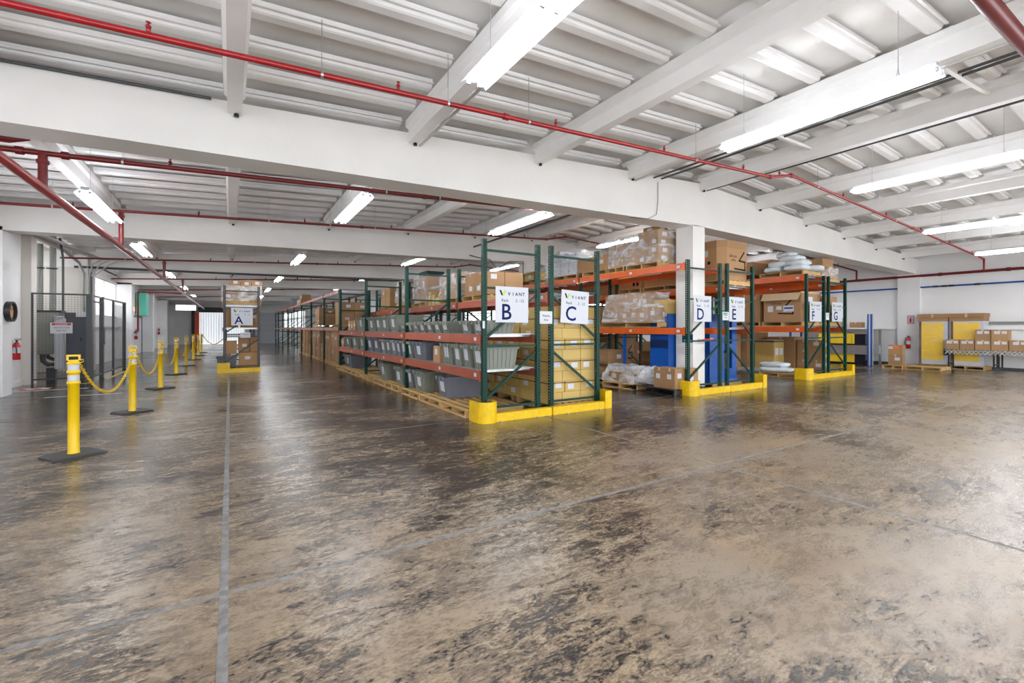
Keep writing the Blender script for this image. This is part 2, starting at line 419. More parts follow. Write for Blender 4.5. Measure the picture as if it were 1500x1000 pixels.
# walls with openings
def wall(name, ax, c, t, u0, u1, z0, z1, holes, m):
    b = MB(); us = sorted({u0, u1, *[h[0] for h in holes], *[h[1] for h in holes]}); zs = sorted({z0, z1, *[h[2] for h in holes], *[h[3] for h in holes]})
    for i in range(len(us)-1):
        for j in range(len(zs)-1):
            um, zm = (us[i]+us[i+1])/2, (zs[j]+zs[j+1])/2
            if any(h[0] < um < h[1] and h[2] < zm < h[3] for h in holes): continue
            if ax == 'x': b.box(min(c, c+t), max(c, c+t), us[i], us[i+1], zs[j], zs[j+1])
            else: b.box(us[i], us[i+1], min(c, c+t), max(c, c+t), zs[j], zs[j+1])
    return struct(name, b, m)
def window(name, ax, c, u0, u1, z0, z1, nu, nz=1, m='wallg'):
    r = ob(name, None); r['kind'] = 'structure'
    b = MB(); w = .05
    def bx(a, b_, e, f):
        if ax == 'x': b.box(c-.04, c+.04, a, b_, e, f)
        else: b.box(a, b_, c-.04, c+.04, e, f)
    bx(u0, u1, z0, z0+w); bx(u0, u1, z1-w, z1); bx(u0, u0+w, z0, z1); bx(u1-w, u1, z0, z1)
    for i in range(1, nu): u = u0+(u1-u0)*i/nu; bx(u-.02, u+.02, z0, z1)
    for i in range(1, nz): z = z0+(z1-z0)*i/nz; bx(u0, u1, z-.02, z+.02)
    b.obj('window_frame', m, r)
    for i in range(nu):
        g = MB(); a, e = u0+(u1-u0)*i/nu, u0+(u1-u0)*(i+1)/nu
        if ax == 'x': g.box(c-.004, c+.004, a+.02, e-.02, z0+.02, z1-.02)
        else: g.box(a+.02, e-.02, c-.004, c+.004, z0+.02, z1-.02)
        g.obj('pane', 'glass', r)
wall('wall_left', 'x', XL, -.2, -3.6, 16.9, 0, 4.6, [(-3, 6, 1.2, 3.5), (8.5, 13.5, 1.9, 3.5)], 'wallp')
window('window_1', 'x', XL-.1, -3, 6, 1.2, 3.5, 5); window('window_2', 'x', XL-.1, 8.5, 13.5, 1.9, 3.5, 4)
w2 = MB().box(-6.1, -5.9, 16.9, 21.7, 0, 2.3).box(-6.1, -5.9, 16.9, 21.7, 3.8, 4.6).box(-6.1, XL-.2, 16.7, 16.9, 0, 4.6).box(-6.1, -4.1, 21.55, 21.75, 0, 4.4)
struct('wall_left_recess', w2, 'wallg')
window('added_recess_window', 'x', -6.0, 16.95, 21.55, 2.3, 3.8, 4)  # window added to brighten the dim cage recess
wall('wall_left_rear', 'x', XL, -.2, 21.75, 51.2, 0, 4.4, [(24.2, 28.9, 2.0, 3.62)], 'wallp')
window('window_3', 'x', XL-.1, 24.2, 28.9, 2.0, 3.62, 2)
wall('wall_right', 'x', XR, .2, -3.6, 51.2, 0, 4.9, [(24, 30, 1.8, 3.4), (38, 48, 1.4, 3.6)], 'wallp')
window('window_4', 'x', XR+.1, 24, 30, 1.8, 3.4, 4); window('window_5', 'x', XR+.1, 38, 48, 1.4, 3.6, 6)
wall('wall_back', 'y', 51, .2, -6.0, 23.4, 0, 5.4, [(4.6, 6.6, 1.5, 3.3), (7.6, 10.6, 1.6, 3.4), (12, 17, 1.6, 3.4), (-2.4, 1.2, 0, 2.95)], 'wallp')
window('window_6', 'y', 51.1, 4.6, 6.6, 1.5, 3.3, 3, 2); window('window_7', 'y', 51.1, 7.6, 10.6, 1.6, 3.4, 3, 2); window('window_8', 'y', 51.1, 12, 17, 1.6, 3.4, 5, 2)
# wall ledges, right and rear-left
struct('trim_1', MB().box(23.08, 23.2, -3.6, 6.75, 1.44, 1.5), 'wallp')
struct('trim_2', MB().box(23.08, 23.2, 7.6, 14, 1.44, 1.5), 'wallp')
struct('trim_3', MB().box(-4.65, -4.5, 22, 28.9, 1.52, 1.6), 'wallp')
struct('baseboard_right', MB().box(23.17, 23.2, -3.6, 20, 0, .1), 'dkmetal')
struct('trim_4', MB().box(23.12, 23.2, -3.6, 5.0, 1.62, 1.72), 'grey')

# ------------------------------------------------------------------ fluorescent fixtures
def ft():
    g = {}
    L = 2.44
    b = MB()       # double trough reflector
    P = [(-.135, -.045), (-.125, -.03), (-.07, .012), (-.02, .0), (0, -.008), (.02, .0), (.07, .012), (.125, -.03), (.135, -.045)]
    Q = [(x, z+.006) for x, z in reversed(P)]
    b.prism(P+Q, 'y', 0, L)
    g['reflector'] = b.mesh('reflector', 'reflector')
    g['housing'] = MB().box(-.05, .05, 0.02, L-.02, .016, .07).mesh('housing', 'white')
    t = MB().tube([(0, .03, 0), (0, 1.2, 0)], .016, 8); t.tube([(0, 1.24, 0), (0, 2.41, 0)], .016, 8)
    g['tube'] = t.mesh('lamp_tube', 'tube')
    g['socket'] = MB().box(-.02, .02, -.012, .012, -.03, .012).mesh('lamp_socket', 'white')
    return g
FT = ft()
def fixture(x, y, z, label):
    t = thing('fluorescent_light', label, 'light', (x, y, z), 0, 'fluorescent strip lights under the roof')
    ob('reflector', FT['reflector'], t); ob('housing', FT['housing'], t)
    for s in (-.062, .062):
        ob('lamp_tube', FT['tube'], t, (s, 0, -.022))
        for yy in (.015, 1.22, 2.425): ob('lamp_socket', FT['socket'], t, (s, yy, -.01))
    zc = zt(x)+.165
    for yy in (.35, 2.1):
        MB().tube([(-.05, yy, .07), (0, yy, .16), (.05, yy, .07)], .003, 4).tube([(0, yy, .16), (0, yy, zc-z)], .003, 4).obj('hanger', 'galv', t)
fx = [(1.97, 3.84, 1.45), (6.18, 4.15, 1.66), (10.45, 4.2, 1.7), (14.4, 3.83, 1.75), (18.6, 3.66, 1.8), (-2.2, 3.8, 1.45)]
XN = {0: 'third', 1: 'fourth', 2: 'fifth', 3: 'sixth', 4: 'seventh', 5: 'first'}
rowname = ['in the open bay nearest the camera', 'between the first and second girders', 'between the second and third girders',
           'between the third and fourth girders', 'between the fourth and fifth girders', 'between the fifth and sixth girders']
xo = ['leftmost', 'second from left', 'third from left', 'fourth from left', 'fifth from left', 'rightmost']
for k in range(6):
    for i, (x, z, y) in enumerate(fx):
        if k == 0: yy = y
        else: yy = y+7.3*k
        if k == 1 and i == 5: yy, z, x = 9.75, 3.68, -1.97
        if k == 1 and i == 0: yy, z, x = 8.15, 3.85, 2.04
        if k == 1 and i == 1: yy, z, x = 7.55, 3.86, 5.55
        lab = 'lit fluorescent strip light, %s, %s' % (xo[(i+1) % 6], rowname[k])
        fixture(x, yy, z, lab)

# ------------------------------------------------------------------ pipes
def head(parent, p, m='red'):
    me = cached(('spr', m), lambda: MB().lathe([(.017, 0), (.017, .045), (.022, .045), (.022, .06), (.008, .062), (.008, .085), (.02, .087), (.02, .092)], 8).mesh('sprinkler_head', m))
    ob('sprinkler_head', me, parent, p)
def pipe(name, path, r, m, label, cat='pipe', coup=(), heads=(), hang=(), group=None):
    t = MB().tube(path, r, 12).obj(name, m); tag(t, label, cat, group)
    def at(u):           # point at x = u along a path running in X
        for a, b in zip(path[:-1], path[1:]):
            lo, hi = sorted((a[0], b[0]))
            if lo <= u <= hi and hi-lo > 1e-6:
                k = (u-a[0])/(b[0]-a[0]); return Vector(a).lerp(Vector(b), k)
    for u in coup:
        p = at(u); MB().tube([p-Vector((.035, 0, 0)), p+Vector((.035, 0, 0))], r*1.45, 10).obj('coupling', m, t)
    for u in heads: head(t, at(u)+Vector((0, 0, r*.8)), m)
    for u in hang:
        p = at(u); b = MB().tube([p+Vector((0, 0, r)), (p.x, p.y, zt(p.x)+.03)], .005, 5); b.tube([p-Vector((.012, 0, 0)), p+Vector((.012, 0, 0))], r*1.18, 10)
        b.obj('hanger_rod', 'galv', t)
    return t
def prof(x):            # height of sprinkler branch pipes
    if x < 9.1: return 3.98+(x+1.5)*.0481
    return 4.66-.053*(x-9.9) if x > 9.9 else 4.49+(x-9.1)*.2125
hx = [-2.7, -.6, 1.6, 3.8, 6.0, 8.2, 9.45, 12.2, 14.6, 17.0, 19.4, 21.6]
def branch(y, dz, name, m, label, left=-4.6):
    pa = [(left, y, prof(left)+dz), (9.1, y, prof(9.1)+dz), (9.9, y, prof(9.9)+dz), (22.95, y, prof(22.95)+dz), (22.95, y, 3.56)]
    return pipe('sprinkler_pipe', pa, .029, m, label, coup=(3.0, 9.1, 9.9, 16.4), heads=hx, hang=(-3.0, .8, 2.2, 3.35, 6.8, 11, 15.2, 19), group='sprinkler branch pipes')
branch(5.0, 0, '', 'red', 'bright red sprinkler pipe crossing the open bay nearest the camera')
pa = [(-4.6, 7.7, 3.52), (-1.7, 7.78, 3.65), (6.0, 7.95, 4.04), (9.2, 8.05, 4.2), (9.9, 8.1, 4.42), (22.95, 8.9, 3.95), (22.95, 8.9, 3.56)]
pipe('sprinkler_pipe', pa, .033, 'dred', 'dark red sprinkler pipe running just behind the first girder', coup=(-2.15, -1.75, 3.0, 9.2, 9.9), heads=(-.7, 5.0, 12, 15, 18, 21), hang=(-1.2, 2.3, 3.3), group='sprinkler branch pipes')
for y, nm in ((12.5, 'second girder'), (19.9, 'third girder'), (27.2, 'fourth girder'), (34.5, 'fifth girder'), (41.8, 'sixth girder')):
    branch(y, 0 if y < 13 else -.1, '', 'dred', 'dark red sprinkler pipe crossing before the %s' % nm)
pipe('sprinkler_main', [(-1.95, -3, 3.2), (-1.95, 49, 3.2)], .055, 'red', 'thick glossy red sprinkler main running along the left aisle')
for (yy, zz, nm) in ((7.77, 3.64, 'behind the first girder'), (12.5, 3.96, 'before the second girder'), (19.9, 3.86, 'before the third girder'), (27.2, 3.86, 'before the fourth girder')):
    t = tag(MB().tube([(-1.95, yy, 3.24), (-1.95, yy, zz)], .045, 10).obj('riser_pipe', 'dred'), 'short dark red riser from the sprinkler main %s' % nm, 'pipe', 'risers on the sprinkler main')
    MB().tube([(-1.95, yy, zz-.13), (-1.95, yy, zz-.09)], .06, 10).obj('coupling', 'dred', t)
for yy in (9.7, 15, 21, 28):
    pass
t = tag(MB().tube([(-4.6, 7.62, 3.72), (-2.22, 7.62, 3.72)], .028, 10).obj('pipe_stub', 'dred'), 'dark red capped pipe stub under the first girder at far left', 'pipe')
MB().tube([(-2.28, 7.62, 3.72), (-2.2, 7.62, 3.72), (-2.02, 7.62, 3.73)], [.06, .06, .008], 10).obj('end_cap', 'dred', t)
t = pipe('sprinkler_main', [(3.0, 1.08, 3.98), (9.6, 1.08, 4.2), (22.9, 1.08, 3.6)], .062, 'dred', 'thick dark red pipe crossing the top right corner overhead')
t = tag(MB().tube([(23.02, -3, 3.54), (23.02, 40, 3.54)], .05, 10).obj('wall_pipe', 'dred'), 'red sprinkler main fixed along the right hand wall', 'pipe')
for yy in (6.2, 4.4, 9.6, 2.4): MB().tube([(23.02, yy-.05, 3.54), (23.02, yy+.05, 3.54)], .068, 10).obj('coupling', 'dred', t)
t = tag(MB().tube([(23.08, -3, 3.09), (23.08, 15, 3.09)], .03, 10).obj('wall_pipe', 'blue'), 'thin blue pipe along the right hand wall below the red main', 'pipe')
for yy in (6.35, 5.9, 6.1, 5.2, 3.4): MB().tube([(23.08, yy-.08, 3.09), (23.08, yy+.08, 3.09)], .036, 10).obj('coupling', 'black', t)
# conduits on the ceiling
def cond(path, r, label, m='steel'):
    return tag(MB().tube(path, r, 8).obj('conduit', m), label, 'conduit', 'electrical conduits')
cond([(2.6, -.39, 4.43), (2.6, 5.6, 4.42), (2.55, 6.88, 4.37)], .02, 'white conduit along the second roof beam beside the nearest light')
cond([(7.34, -.39, 4.66), (7.34, 6.88, 4.64)], .022, 'white conduit along the roof beam beside the second nearest light')
cond([(7.8, -.4, 4.70), (7.93, 6.89, 4.80)], .02, 'left one of two thin grey conduits near the roof ridge', 'dkmetal')
cond([(7.95, -.4, 4.72), (8.18, 6.89, 4.82)], .02, 'right one of two thin grey conduits near the roof ridge', 'dkmetal')
cond([(9.79, -.4, 4.80), (9.79, 6.89, 4.82)], .026, 'brown grey conduit clipped beside the ridge roof beam', 'dkmetal')
cond([(7.22, 7.4, 4.32), (7.22, 14.2, 4.32)], .03, 'dark conduit under roof beam behind the first girder', 'dkmetal')
cond([(-4.6, 21.45, 3.62), (9.3, 21.45, 3.78)], .04, 'grey conduit run along the face of the third girder', 'dkmetal')
cond([(-4.6, 6.86, 4.18), (-.2, 6.86, 4.38)], .02, 'pair of grey conduits on top of first girder at far left', 'dkmetal')
pts = [(7.0, 14.1, 4.0), (7.3, 14.1, 3.95), (7.8, 14.1, 3.9), (8.1, 14.1, 3.6), (8.6, 14.1, 3.9), (9.2, 14.1, 3.95), (9.2, 14.1, 3.1)]
cond(pts, .015, 'looping black cable on the second girder above rack B', 'black')
for (x, y) in ((7.22+.12, 3.4), (12.0-.3, 3.0), (9.61+.5, 2.0)):
    pass
for (ya, yb) in ((1.95, 2.02), (4.1, 4.45)):
    o = MB().beam((7.3, ya, 4.66), (9.5, yb, 4.95), .05, .05).obj('brace', 'beamp', ceiling)
# cable along girder
cond([(8.05, 6.88, 4.72), (8.05, 6.88, 4.3), (8.0, 6.88, 4.0), (7.7, 6.87, 3.86), (7.2, 6.9, 3.84)], .006, 'thin black cable drooping down the first girder face', 'black')

# ------------------------------------------------------------------ generic things
def frustum_tote(L, Wd, H, m):
    b = MB(); l, w = L/2-.025, Wd/2-.025; k = .86
    zb, zt_ = 0, H-.035
    B = [(-l*k, -w*k, zb), (l*k, -w*k, zb), (l*k, w*k, zb), (-l*k, w*k, zb)]; T = [(-l, -w, zt_), (l, -w, zt_), (l, w, zt_), (-l, w, zt_)]
    b.hexa(B, T)
    z1 = zt_-.03; kk = k+(1-k)*z1/zt_
    def r(px, py, nx, ny, hw):       # rib at fraction position px,py (-1..1) on side with normal nx,ny
        tx, ty = -ny*hw, nx*hw; d = .010
        bb = []; tt = []
        for (q, z, K) in ((bb, .03, k+(1-k)*.03/zt_), (tt, z1, kk)):
            cx, cy = px*l*K, py*w*K
            q += [(cx-tx, cy-ty, z), (cx+tx, cy+ty, z), (cx+tx+nx*d, cy+ty+ny*d, z), (cx-tx+nx*d, cy-ty+ny*d, z)]
        b.hexa(bb, tt)
    n = max(4, int(L/.09))
    for i in range(n):
        u = -.9+1.8*i/(n-1)
        r(u, 1, 0, 1, .012); r(u, -1, 0, -1, .012)
    n = max(3, int(Wd/.1))
    for i in range(n):
        u = -.85+1.7*i/(n-1)
        r(1, u, 1, 0, .012); r(-1, u, -1, 0, .012)
    return b.mesh('tote', m)
def tote_lid(L, Wd, H, m):
    b = MB(); l, w = L/2, Wd/2
    b.box(-l+.01, l-.01, -w+.01, w-.01, H-.045, H-.02)
    b.box(-l, l, -w, w, H-.022, H-.008)
    n = 7
    for i in range(n):
        x = -l+.04+(L-.08)*i/(n-1); b.box(x-.018, x+.018, -.03, .03, H-.008, H+.002)
    for s in (-1, 1):
        for q in (-.6, 0, .6): b.box(s*l-.02, s*l+.02, q*w-.04, q*w+.04, H-.07, H-.01)
    return b.mesh('lid', m)
def tote(x, y, z, L, Wd, H, label, group, m='tote', rz=0, lab=True):
    L, Wd, H = round(L, 2), round(Wd, 2), round(H, 2)
    o = ob('tote', cached(('tote', L, Wd, H, m), lambda: frustum_tote(L, Wd, H, m)), None, (x, y, z), rz)
    tag(o, label, 'tote', group)
    ob('lid', cached(('lid', L, Wd, H, m), lambda: tote_lid(L, Wd, H, m)), o)
    if lab:
        s = min(Wd*.42, .2); hh = min(H*.5, .2)
        def pl():
            b = MB(); x0 = -(L/2-.025)
            zb, z1 = H*.28, H*.28+hh
            f = lambda zz: x0*(.86+.14*zz/(H-.035))-.012
            b.hexa([(f(zb), -s/2, zb), (f(zb)+.002, -s/2, zb), (f(zb)+.002, s/2, zb+.01), (f(zb), s/2, zb+.01)],
                   [(f(z1), -s/2, z1), (f(z1)+.002, -s/2, z1), (f(z1)+.002, s/2, z1), (f(z1), s/2, z1)])
            return b.mesh('paper_label', 'paper')
        ob('paper_label', cached(('tlab', L, Wd, H), pl), o, (0, R.uniform(-.04, .04)*Wd, R.uniform(-.02, .02)))
    return o
def pallet(x, y, z, label, group='wooden pallets', sx=1.0, sy=1.2, h=.13, detail=True, rz=0, m='wood', cat='pallet'):
    t = thing('pallet', label, cat, (x, y, z), rz, group)
    def brd(w, d, hh): return cached(('brd', round(w, 3), round(d, 3), round(hh, 3), m), lambda: MB().box(-w/2, w/2, -d/2, d/2, 0, hh).mesh('deck_board', m))
    bt = .016; n = 7
    if not detail:
        b = MB()
        for i in range(n): yy = -sy/2+.05+(sy-.1)*i/(n-1); b.box(-sx/2, sx/2, yy-.045, yy+.045, h-bt, h)
        for s in (-1, 0, 1): b.box(s*(sx/2-.025)-.02, s*(sx/2-.025)+.02, -sy/2, sy/2, bt, h-bt)
        for s in (-1, 0, 1): b.box(-sx/2, sx/2, s*(sy/2-.05)-.045, s*(sy/2-.05)+.045, 0, bt)
        b.obj('pallet_frame', m, t); return t
    # deck boards run along X (into the rack), stringers along Y? seen end openings on aisle side
    for i in range(n):
        xx = -sx/2+.05+(sx-.1)*i/(n-1); ob('deck_board', brd(.085, sy, bt), t, (xx, 0, h-bt))
    for s in (-1, 0, 1): ob('stringer', brd(sx, .038, h-2*bt), t, (0, s*(sy/2-.019), bt))
    for s in (-1, -.35, .35, 1): ob('bottom_board', brd(.085, sy, bt), t, (s*(sx/2-.045), 0, 0))
    return t
def carton_mesh(a, b_, c, m):
    b = MB(); g = .004
    b.box(0, a, 0, b_, 0, c-.006); b.box(0, a, 0, b_/2-g/2, c-.006, c); b.box(0, a, b_/2+g/2, b_, c-.006, c)
    return b.mesh('cardboard_box', m)
def carton(x, y, z, a, b, c, label, group=None, m='tan', tape=True, lx=0, ly=0, rz=0, dark=False, parent=None, cat='cardboard box'):
    """box with its low corner at x,y,z; lx / ly: paper label on the -X / -Y face"""
    a, b, c = round(a, 3), round(b, 3), round(c, 3)
    o = ob('cardboard_box', cached(('ct', a, b, c, m), lambda: carton_mesh(a, b, c, m)), None, (x, y, z), rz)
    tag(o, label, cat, group)
    if tape:
        def tp():
            q = MB(); e = .0015; w = .028; d = min(.07, c*.4)
            q.box(-e, a+e, b/2-w, b/2+w, c, c+e); q.box(-e, 0, b/2-w, b/2+w, c-d, c); q.box(a, a+e, b/2-w, b/2+w, c-d, c)
            return q.mesh('tape', 'tape')
        ob('tape', cached(('tp', a, b, c), tp), o)
    if dark:
        ob('lid_gap', cached(('lg', a, b, c), lambda: MB().box(-.002, a+.002, -.002, b+.002, c-.035, c-.018).mesh('lid_gap', 'dkcard')), o)
    lw, lh = min(.16, b*.4), min(.11, c*.5)
    if lx:
        me = cached(('lx', round(lw, 3), round(lh, 3)), lambda: MB().box(-.002, 0, -lw/2, lw/2, -lh/2, lh/2).mesh('paper_label', 'paper'))
        ob('paper_label', me, o, (0, b*(.5+R.uniform(-.15, .15)), c*R.uniform(.45, .65)))
    if ly:
        lw = min(.16, a*.4)
        me = cached(('ly', round(lw, 3), round(lh, 3)), lambda: MB().box(-lw/2, lw/2, -.002, 0, -lh/2, lh/2).mesh('paper_label', 'paper'))
        ob('paper_label', me, o, (a*(.5+R.uniform(-.15, .15)), 0, c*R.uniform(.45, .65)))
    return o
TIER = {1: ['only'], 2: ['bottom', 'top'], 3: ['bottom', 'middle', 'top']}
def tier(i, n): return TIER[n][i] if n in TIER else ('bottom' if i == 0 else 'top' if i == n-1 else ORD[i])
def stack(x0, y0, z0, nx, ny, nz, dx, dy, dz, where, m='tan', word='brown', lx=.5, ly=.5, dark=False, jit=.012, gap=.006, skip=(), tape=True):
    for k in range(nz):
        for j in range(ny):
            for i in range(nx):
                if not (i == 0 or j == 0 or k == nz-1): continue
                if (i, j, k) in skip: continue
                p = []
                if nz > 1: p.append('%s tier' % tier(k, nz))
                if ny > 1: p.append('%s from front' % ORD[j])
                if nx > 1: p.append({2: ['left side', 'right side'], 3: ['left side', 'mid row', 'right side']}[nx][i])
                lab = '%s carton, %s' % (word, ', '.join(p+[where])) if p else '%s carton %s' % (word, where)
                carton(x0+i*dx+R.uniform(0, jit), y0+j*dy+R.uniform(0, jit), z0+k*dz, dx-gap-R.uniform(0, jit/2), dy-gap-R.uniform(0, jit/2), dz-.001,
                       lab, 'cartons '+where, m, tape, R.random() < lx, R.random() < ly, 0, dark)
def wrap(x0, x1, y0, y1, z0, z1, label, top=1.0, seed=1, amp=.02, group='stretch wrap around pallet loads', name='stretch_wrap', m='film', cat='plastic wrap', n=9):
    b = MB(); cx, cy = (x0+x1)/2, (y0+y1)/2; hx_, hy = (x1-x0)/2, (y1-y0)/2; H = z1-z0
    def pt(u, v, w):
        k = 1-(1-top)*max(0, (w-.3)/.7)
        p = Vector((u*hx_*k, v*hy*k, w*H)); nn = noise.noise_vector(p*4+Vector((seed, seed*2, 0)))*amp
        return (p.x+nn.x, p.y+nn.y, max(0.0, p.z+nn.z*(1 if w > .1 else 0)))
    def grid(f):
        v = [f(i/n, j/n) for i in range(n+1) for j in range(n+1)]
        b.add(v, [(i*(n+1)+j, i*(n+1)+j+1, (i+1)*(n+1)+j+1, (i+1)*(n+1)+j) for i in range(n) for j in range(n)], True)
    grid(lambda s, t: pt(-1, 2*s-1, t)); grid(lambda s, t: pt(1, 2*s-1, t)); grid(lambda s, t: pt(2*s-1, -1, t)); grid(lambda s, t: pt(2*s-1, 1, t)); grid(lambda s, t: pt(2*s-1, 2*t-1, 1))
    o = b.obj(name, m, None, (cx, cy, z0)); return tag(o, label, cat, group)
def bag(x, y, z, a, b_, c, label, rz=0, seed=0, group='white plastic bags', m='bag', tilt=0):
    b = MB(); nu, nv = 14, 8; v = []
    for i in range(nu):
        th = 2*math.pi*i/nu
        for j in range(nv+1):
            ph = -math.pi/2+math.pi*j/nv
            f = lambda t, e: math.copysign(abs(t)**e, t)
            p = Vector((a/2*f(math.cos(ph), .5)*f(math.cos(th), .45), b_/2*f(math.cos(ph), .5)*f(math.sin(th), .45), c/2+c/2*f(math.sin(ph), .8)))
            nn = noise.noise_vector(p*6+Vector((seed*3.1, 0, 0)))*.03; q = p+nn; v.append((q.x, q.y, max(0, q.z)))
    b.add(v, [(i*(nv+1)+j, ((i+1) % nu)*(nv+1)+j, ((i+1) % nu)*(nv+1)+j+1, i*(nv+1)+j+1) for i in range(nu) for j in range(nv)], True)
    o = b.obj('plastic_bag', m, None, (x, y, z), rz); o.rotation_euler = (0, tilt, rz)
    return tag(o, label, 'bag', group)

# ------------------------------------------------------------------ pallet racks
def post_mesh(H, m='green'):
    b = MB(); w = .075; d = .07; t = .003
    # perforated front strips on the -y and -x faces
    def strip(mk, ncell):
        hw = .007; cw = w/2
        b.add([mk(-w/2, 0), mk(-hw-.012+.012, 0), mk(-hw, H), mk(-w/2, H)], [(0, 1, 2, 3)])
        b.add([mk(hw, 0), mk(w/2, 0), mk(w/2, H), mk(hw, H)], [(0, 1, 2, 3)])
        s = .05; z = 0
        while z < H-.01:
            z1 = min(z+s*.55, H); b.add([mk(-hw, z), mk(hw, z), mk(hw, z1), mk(-hw, z1)], [(0, 1, 2, 3)]); z += s
    strip(lambda u, z: (u, -d/2, z), 0); strip(lambda u, z: (-w/2, u*.93, z), 0)
    b.add([(w/2, -d/2, 0), (w/2, d/2, 0), (w/2, d/2, H), (w/2, -d/2, H)], [(0, 1, 2, 3)])
    b.box(-w/2, -w/4, d/2-t, d/2, 0, H); b.box(w/4, w/2, d/2-t, d/2, 0, H)
    b.box(-.07, .07, -.06, .06, 0, .008)
    return b.mesh('post', m)
def beam_mesh(L, h, m='orange'):
    b = MB(); b.box(-.022, .022, 0, L, -h, -.012); b.box(-.022, .008, 0, L, -.012, 0)
    b.box(-.03, -.018, -.002, .035, -h-.03, .02); b.box(-.03, -.018, L-.035, L+.002, -h-.03, .02)
    return b.mesh('beam', m)
def deck_mesh(Wd, L):
    b = MB(); n = int(L/.05)
    for i in range(n+1):
        y = .03+(L-.06)*i/n; b.box(-.02, Wd+.02, y-.0035, y+.0035, .0, .007)
        b.box(-.027, -.02, y-.0035, y+.0035, -.03, .007)
    n = int(Wd/.1)
    for i in range(n+1):
        x = Wd*i/n; b.box(x-.0035, x+.0035, .03, L-.03, -.007, .0)
    for i in range(8):
        y = .2+(L-.4)*i/7; b.box(.02, Wd-.02, y-.02, y+.02, -.045, -.007)
    return b.mesh('wire_deck', 'galv')
def rack(label, x0, x1, ys_, levels, H=2.95, m='green', mirror=False, bh=.15, mbeam='orange', skipdeck=()):
    """posts centred at x0,x1; frames at ys_; levels per bay: list of lists of beam-top heights"""
    t = thing('pallet_rack', label, 'rack', ((x0+x1)/2, ys_[0], 0), 0, 'pallet rack rows')
    cx = (x0+x1)/2; y0 = ys_[0]
    for fi, y in enumerate(ys_):
        yl = y-y0
        for sx, x in ((1, x0-cx), (-1, x1-cx)):
            o = ob('post', cached(('post', H, m), lambda: post_mesh(H, m)), t, (x, yl, 0))
            if sx < 0: o.scale = (1, 1, 1)
        W_ = x1-x0-.06
        for z in (.2, 1.2, 2.15, H-.18):
            if z > H-.1: continue
            ob('brace', cached(('hb', round(W_, 3), m), lambda: MB().box(-W_/2, W_/2, -.015, .015, -.018, .018).mesh('brace', m)), t, (0, yl, z))
        for za, zb in ((.34, 1.09), (1.33, 2.07)):
            a, b = (-W_/2, W_/2) if not mirror else (W_/2, -W_/2)
            ob('brace', cached(('db', round(W_, 3), za, mirror, m), lambda: MB().beam((a, 0, za), (b, 0, zb), .03, .04).mesh('brace', m)), t, (0, yl+.01, 0))
    for bi, lv in enumerate(levels):
        ya, yb = ys_[bi]+.04, ys_[bi+1]-.04; L = round(yb-ya, 3)
        for z in lv:
            me = cached(('bm', L, bh, mbeam), lambda: beam_mesh(L, bh, mbeam))
            ob('beam', me, t, (x0-cx-.03, ya-y0, z)); o = ob('beam', me, t, (x1-cx+.03, ya-y0, z)); o.scale = (-1, 1, 1)
            if bi < 2 or z < 2.5:
                lm = cached('beamtag', lambda: MB().box(-.002, 0, -.045, .045, -.03, .03).mesh('beam_label', 'paper'))
                ob('beam_label', lm, t, (x0-cx-.053, L*.02+.1+ya-y0, z-bh/2)); 
                if bi < 3: ob('beam_label', lm, t, (x0-cx-.053, L*.45+ya-y0, z-bh/2))
            if (bi, z) in skipdeck: continue
            Wd = x1-x0
            ob('wire_deck', cached(('dk', round(Wd, 3), L), lambda: deck_mesh(Wd, L)), t, (x0-cx, ya-y0, z))
    return t
YF = [6.5, 10.3, 14.02, 17.75]
YFF = [21.2, 24.9, 28.6, 32.3, 36.0, 39.7, 43.4, 46.0]
rack('green post rack row B with two orange shelf levels full of grey totes', 3.49, 4.54, YF+[YF[-1]+.001][:0], [[.80, 1.39]]*3, 2.94)
rack('far end of rack row B, lower dark posts with a top deck', 3.49, 4.54, [17.87]+YFF, [[1.5, 2.9]]*8, 2.94, bh=.11)
rack('rack row C standing behind row B with one high orange level', 4.83, 5.91, YF+YFF[:4], [[2.12]]*3+[[2.12]]*4, 2.95, mirror=True)
YD = [6.62]+YF[1:]
rack('rack row D beside the white column with orange levels at two heights', 8.72, 9.90, YD+YFF[:2], [[1.5, 2.96], [1.5, 2.96], [1.5, 2.96], [1.5, 2.96], [1.5, 2.96]], 3.03, bh=.15, skipdeck=((0, 1.5), (0, 2.96)), mbeam='orangev')
rack('rack row E right of the white column with the blue machine inside', 10.18, 11.24, YD+YFF[:2], [[1.5, 2.52]]*5, 3.05, mirror=True, mbeam='orangev')
YG = [6.8, 10.6, 14.3, 18.0]
rack('rack row F with white bags on its top level', 14.3, 15.34, YG, [[1.54, 3.06]]*3, 3.08, bh=.17, mbeam='orangev')
rack('rightmost rack row G with its end facing the open floor', 15.62, 16.72, YG, [[1.54, 2.9]]*3, 3.08, mirror=True, bh=.17, mbeam='orangev')
rack('dark single rack A standing in the left aisle', -.16, .85, [18.15, 21.8, 25.5], [[1.5, 2.28]]*2, 2.93, m='black', bh=.1)
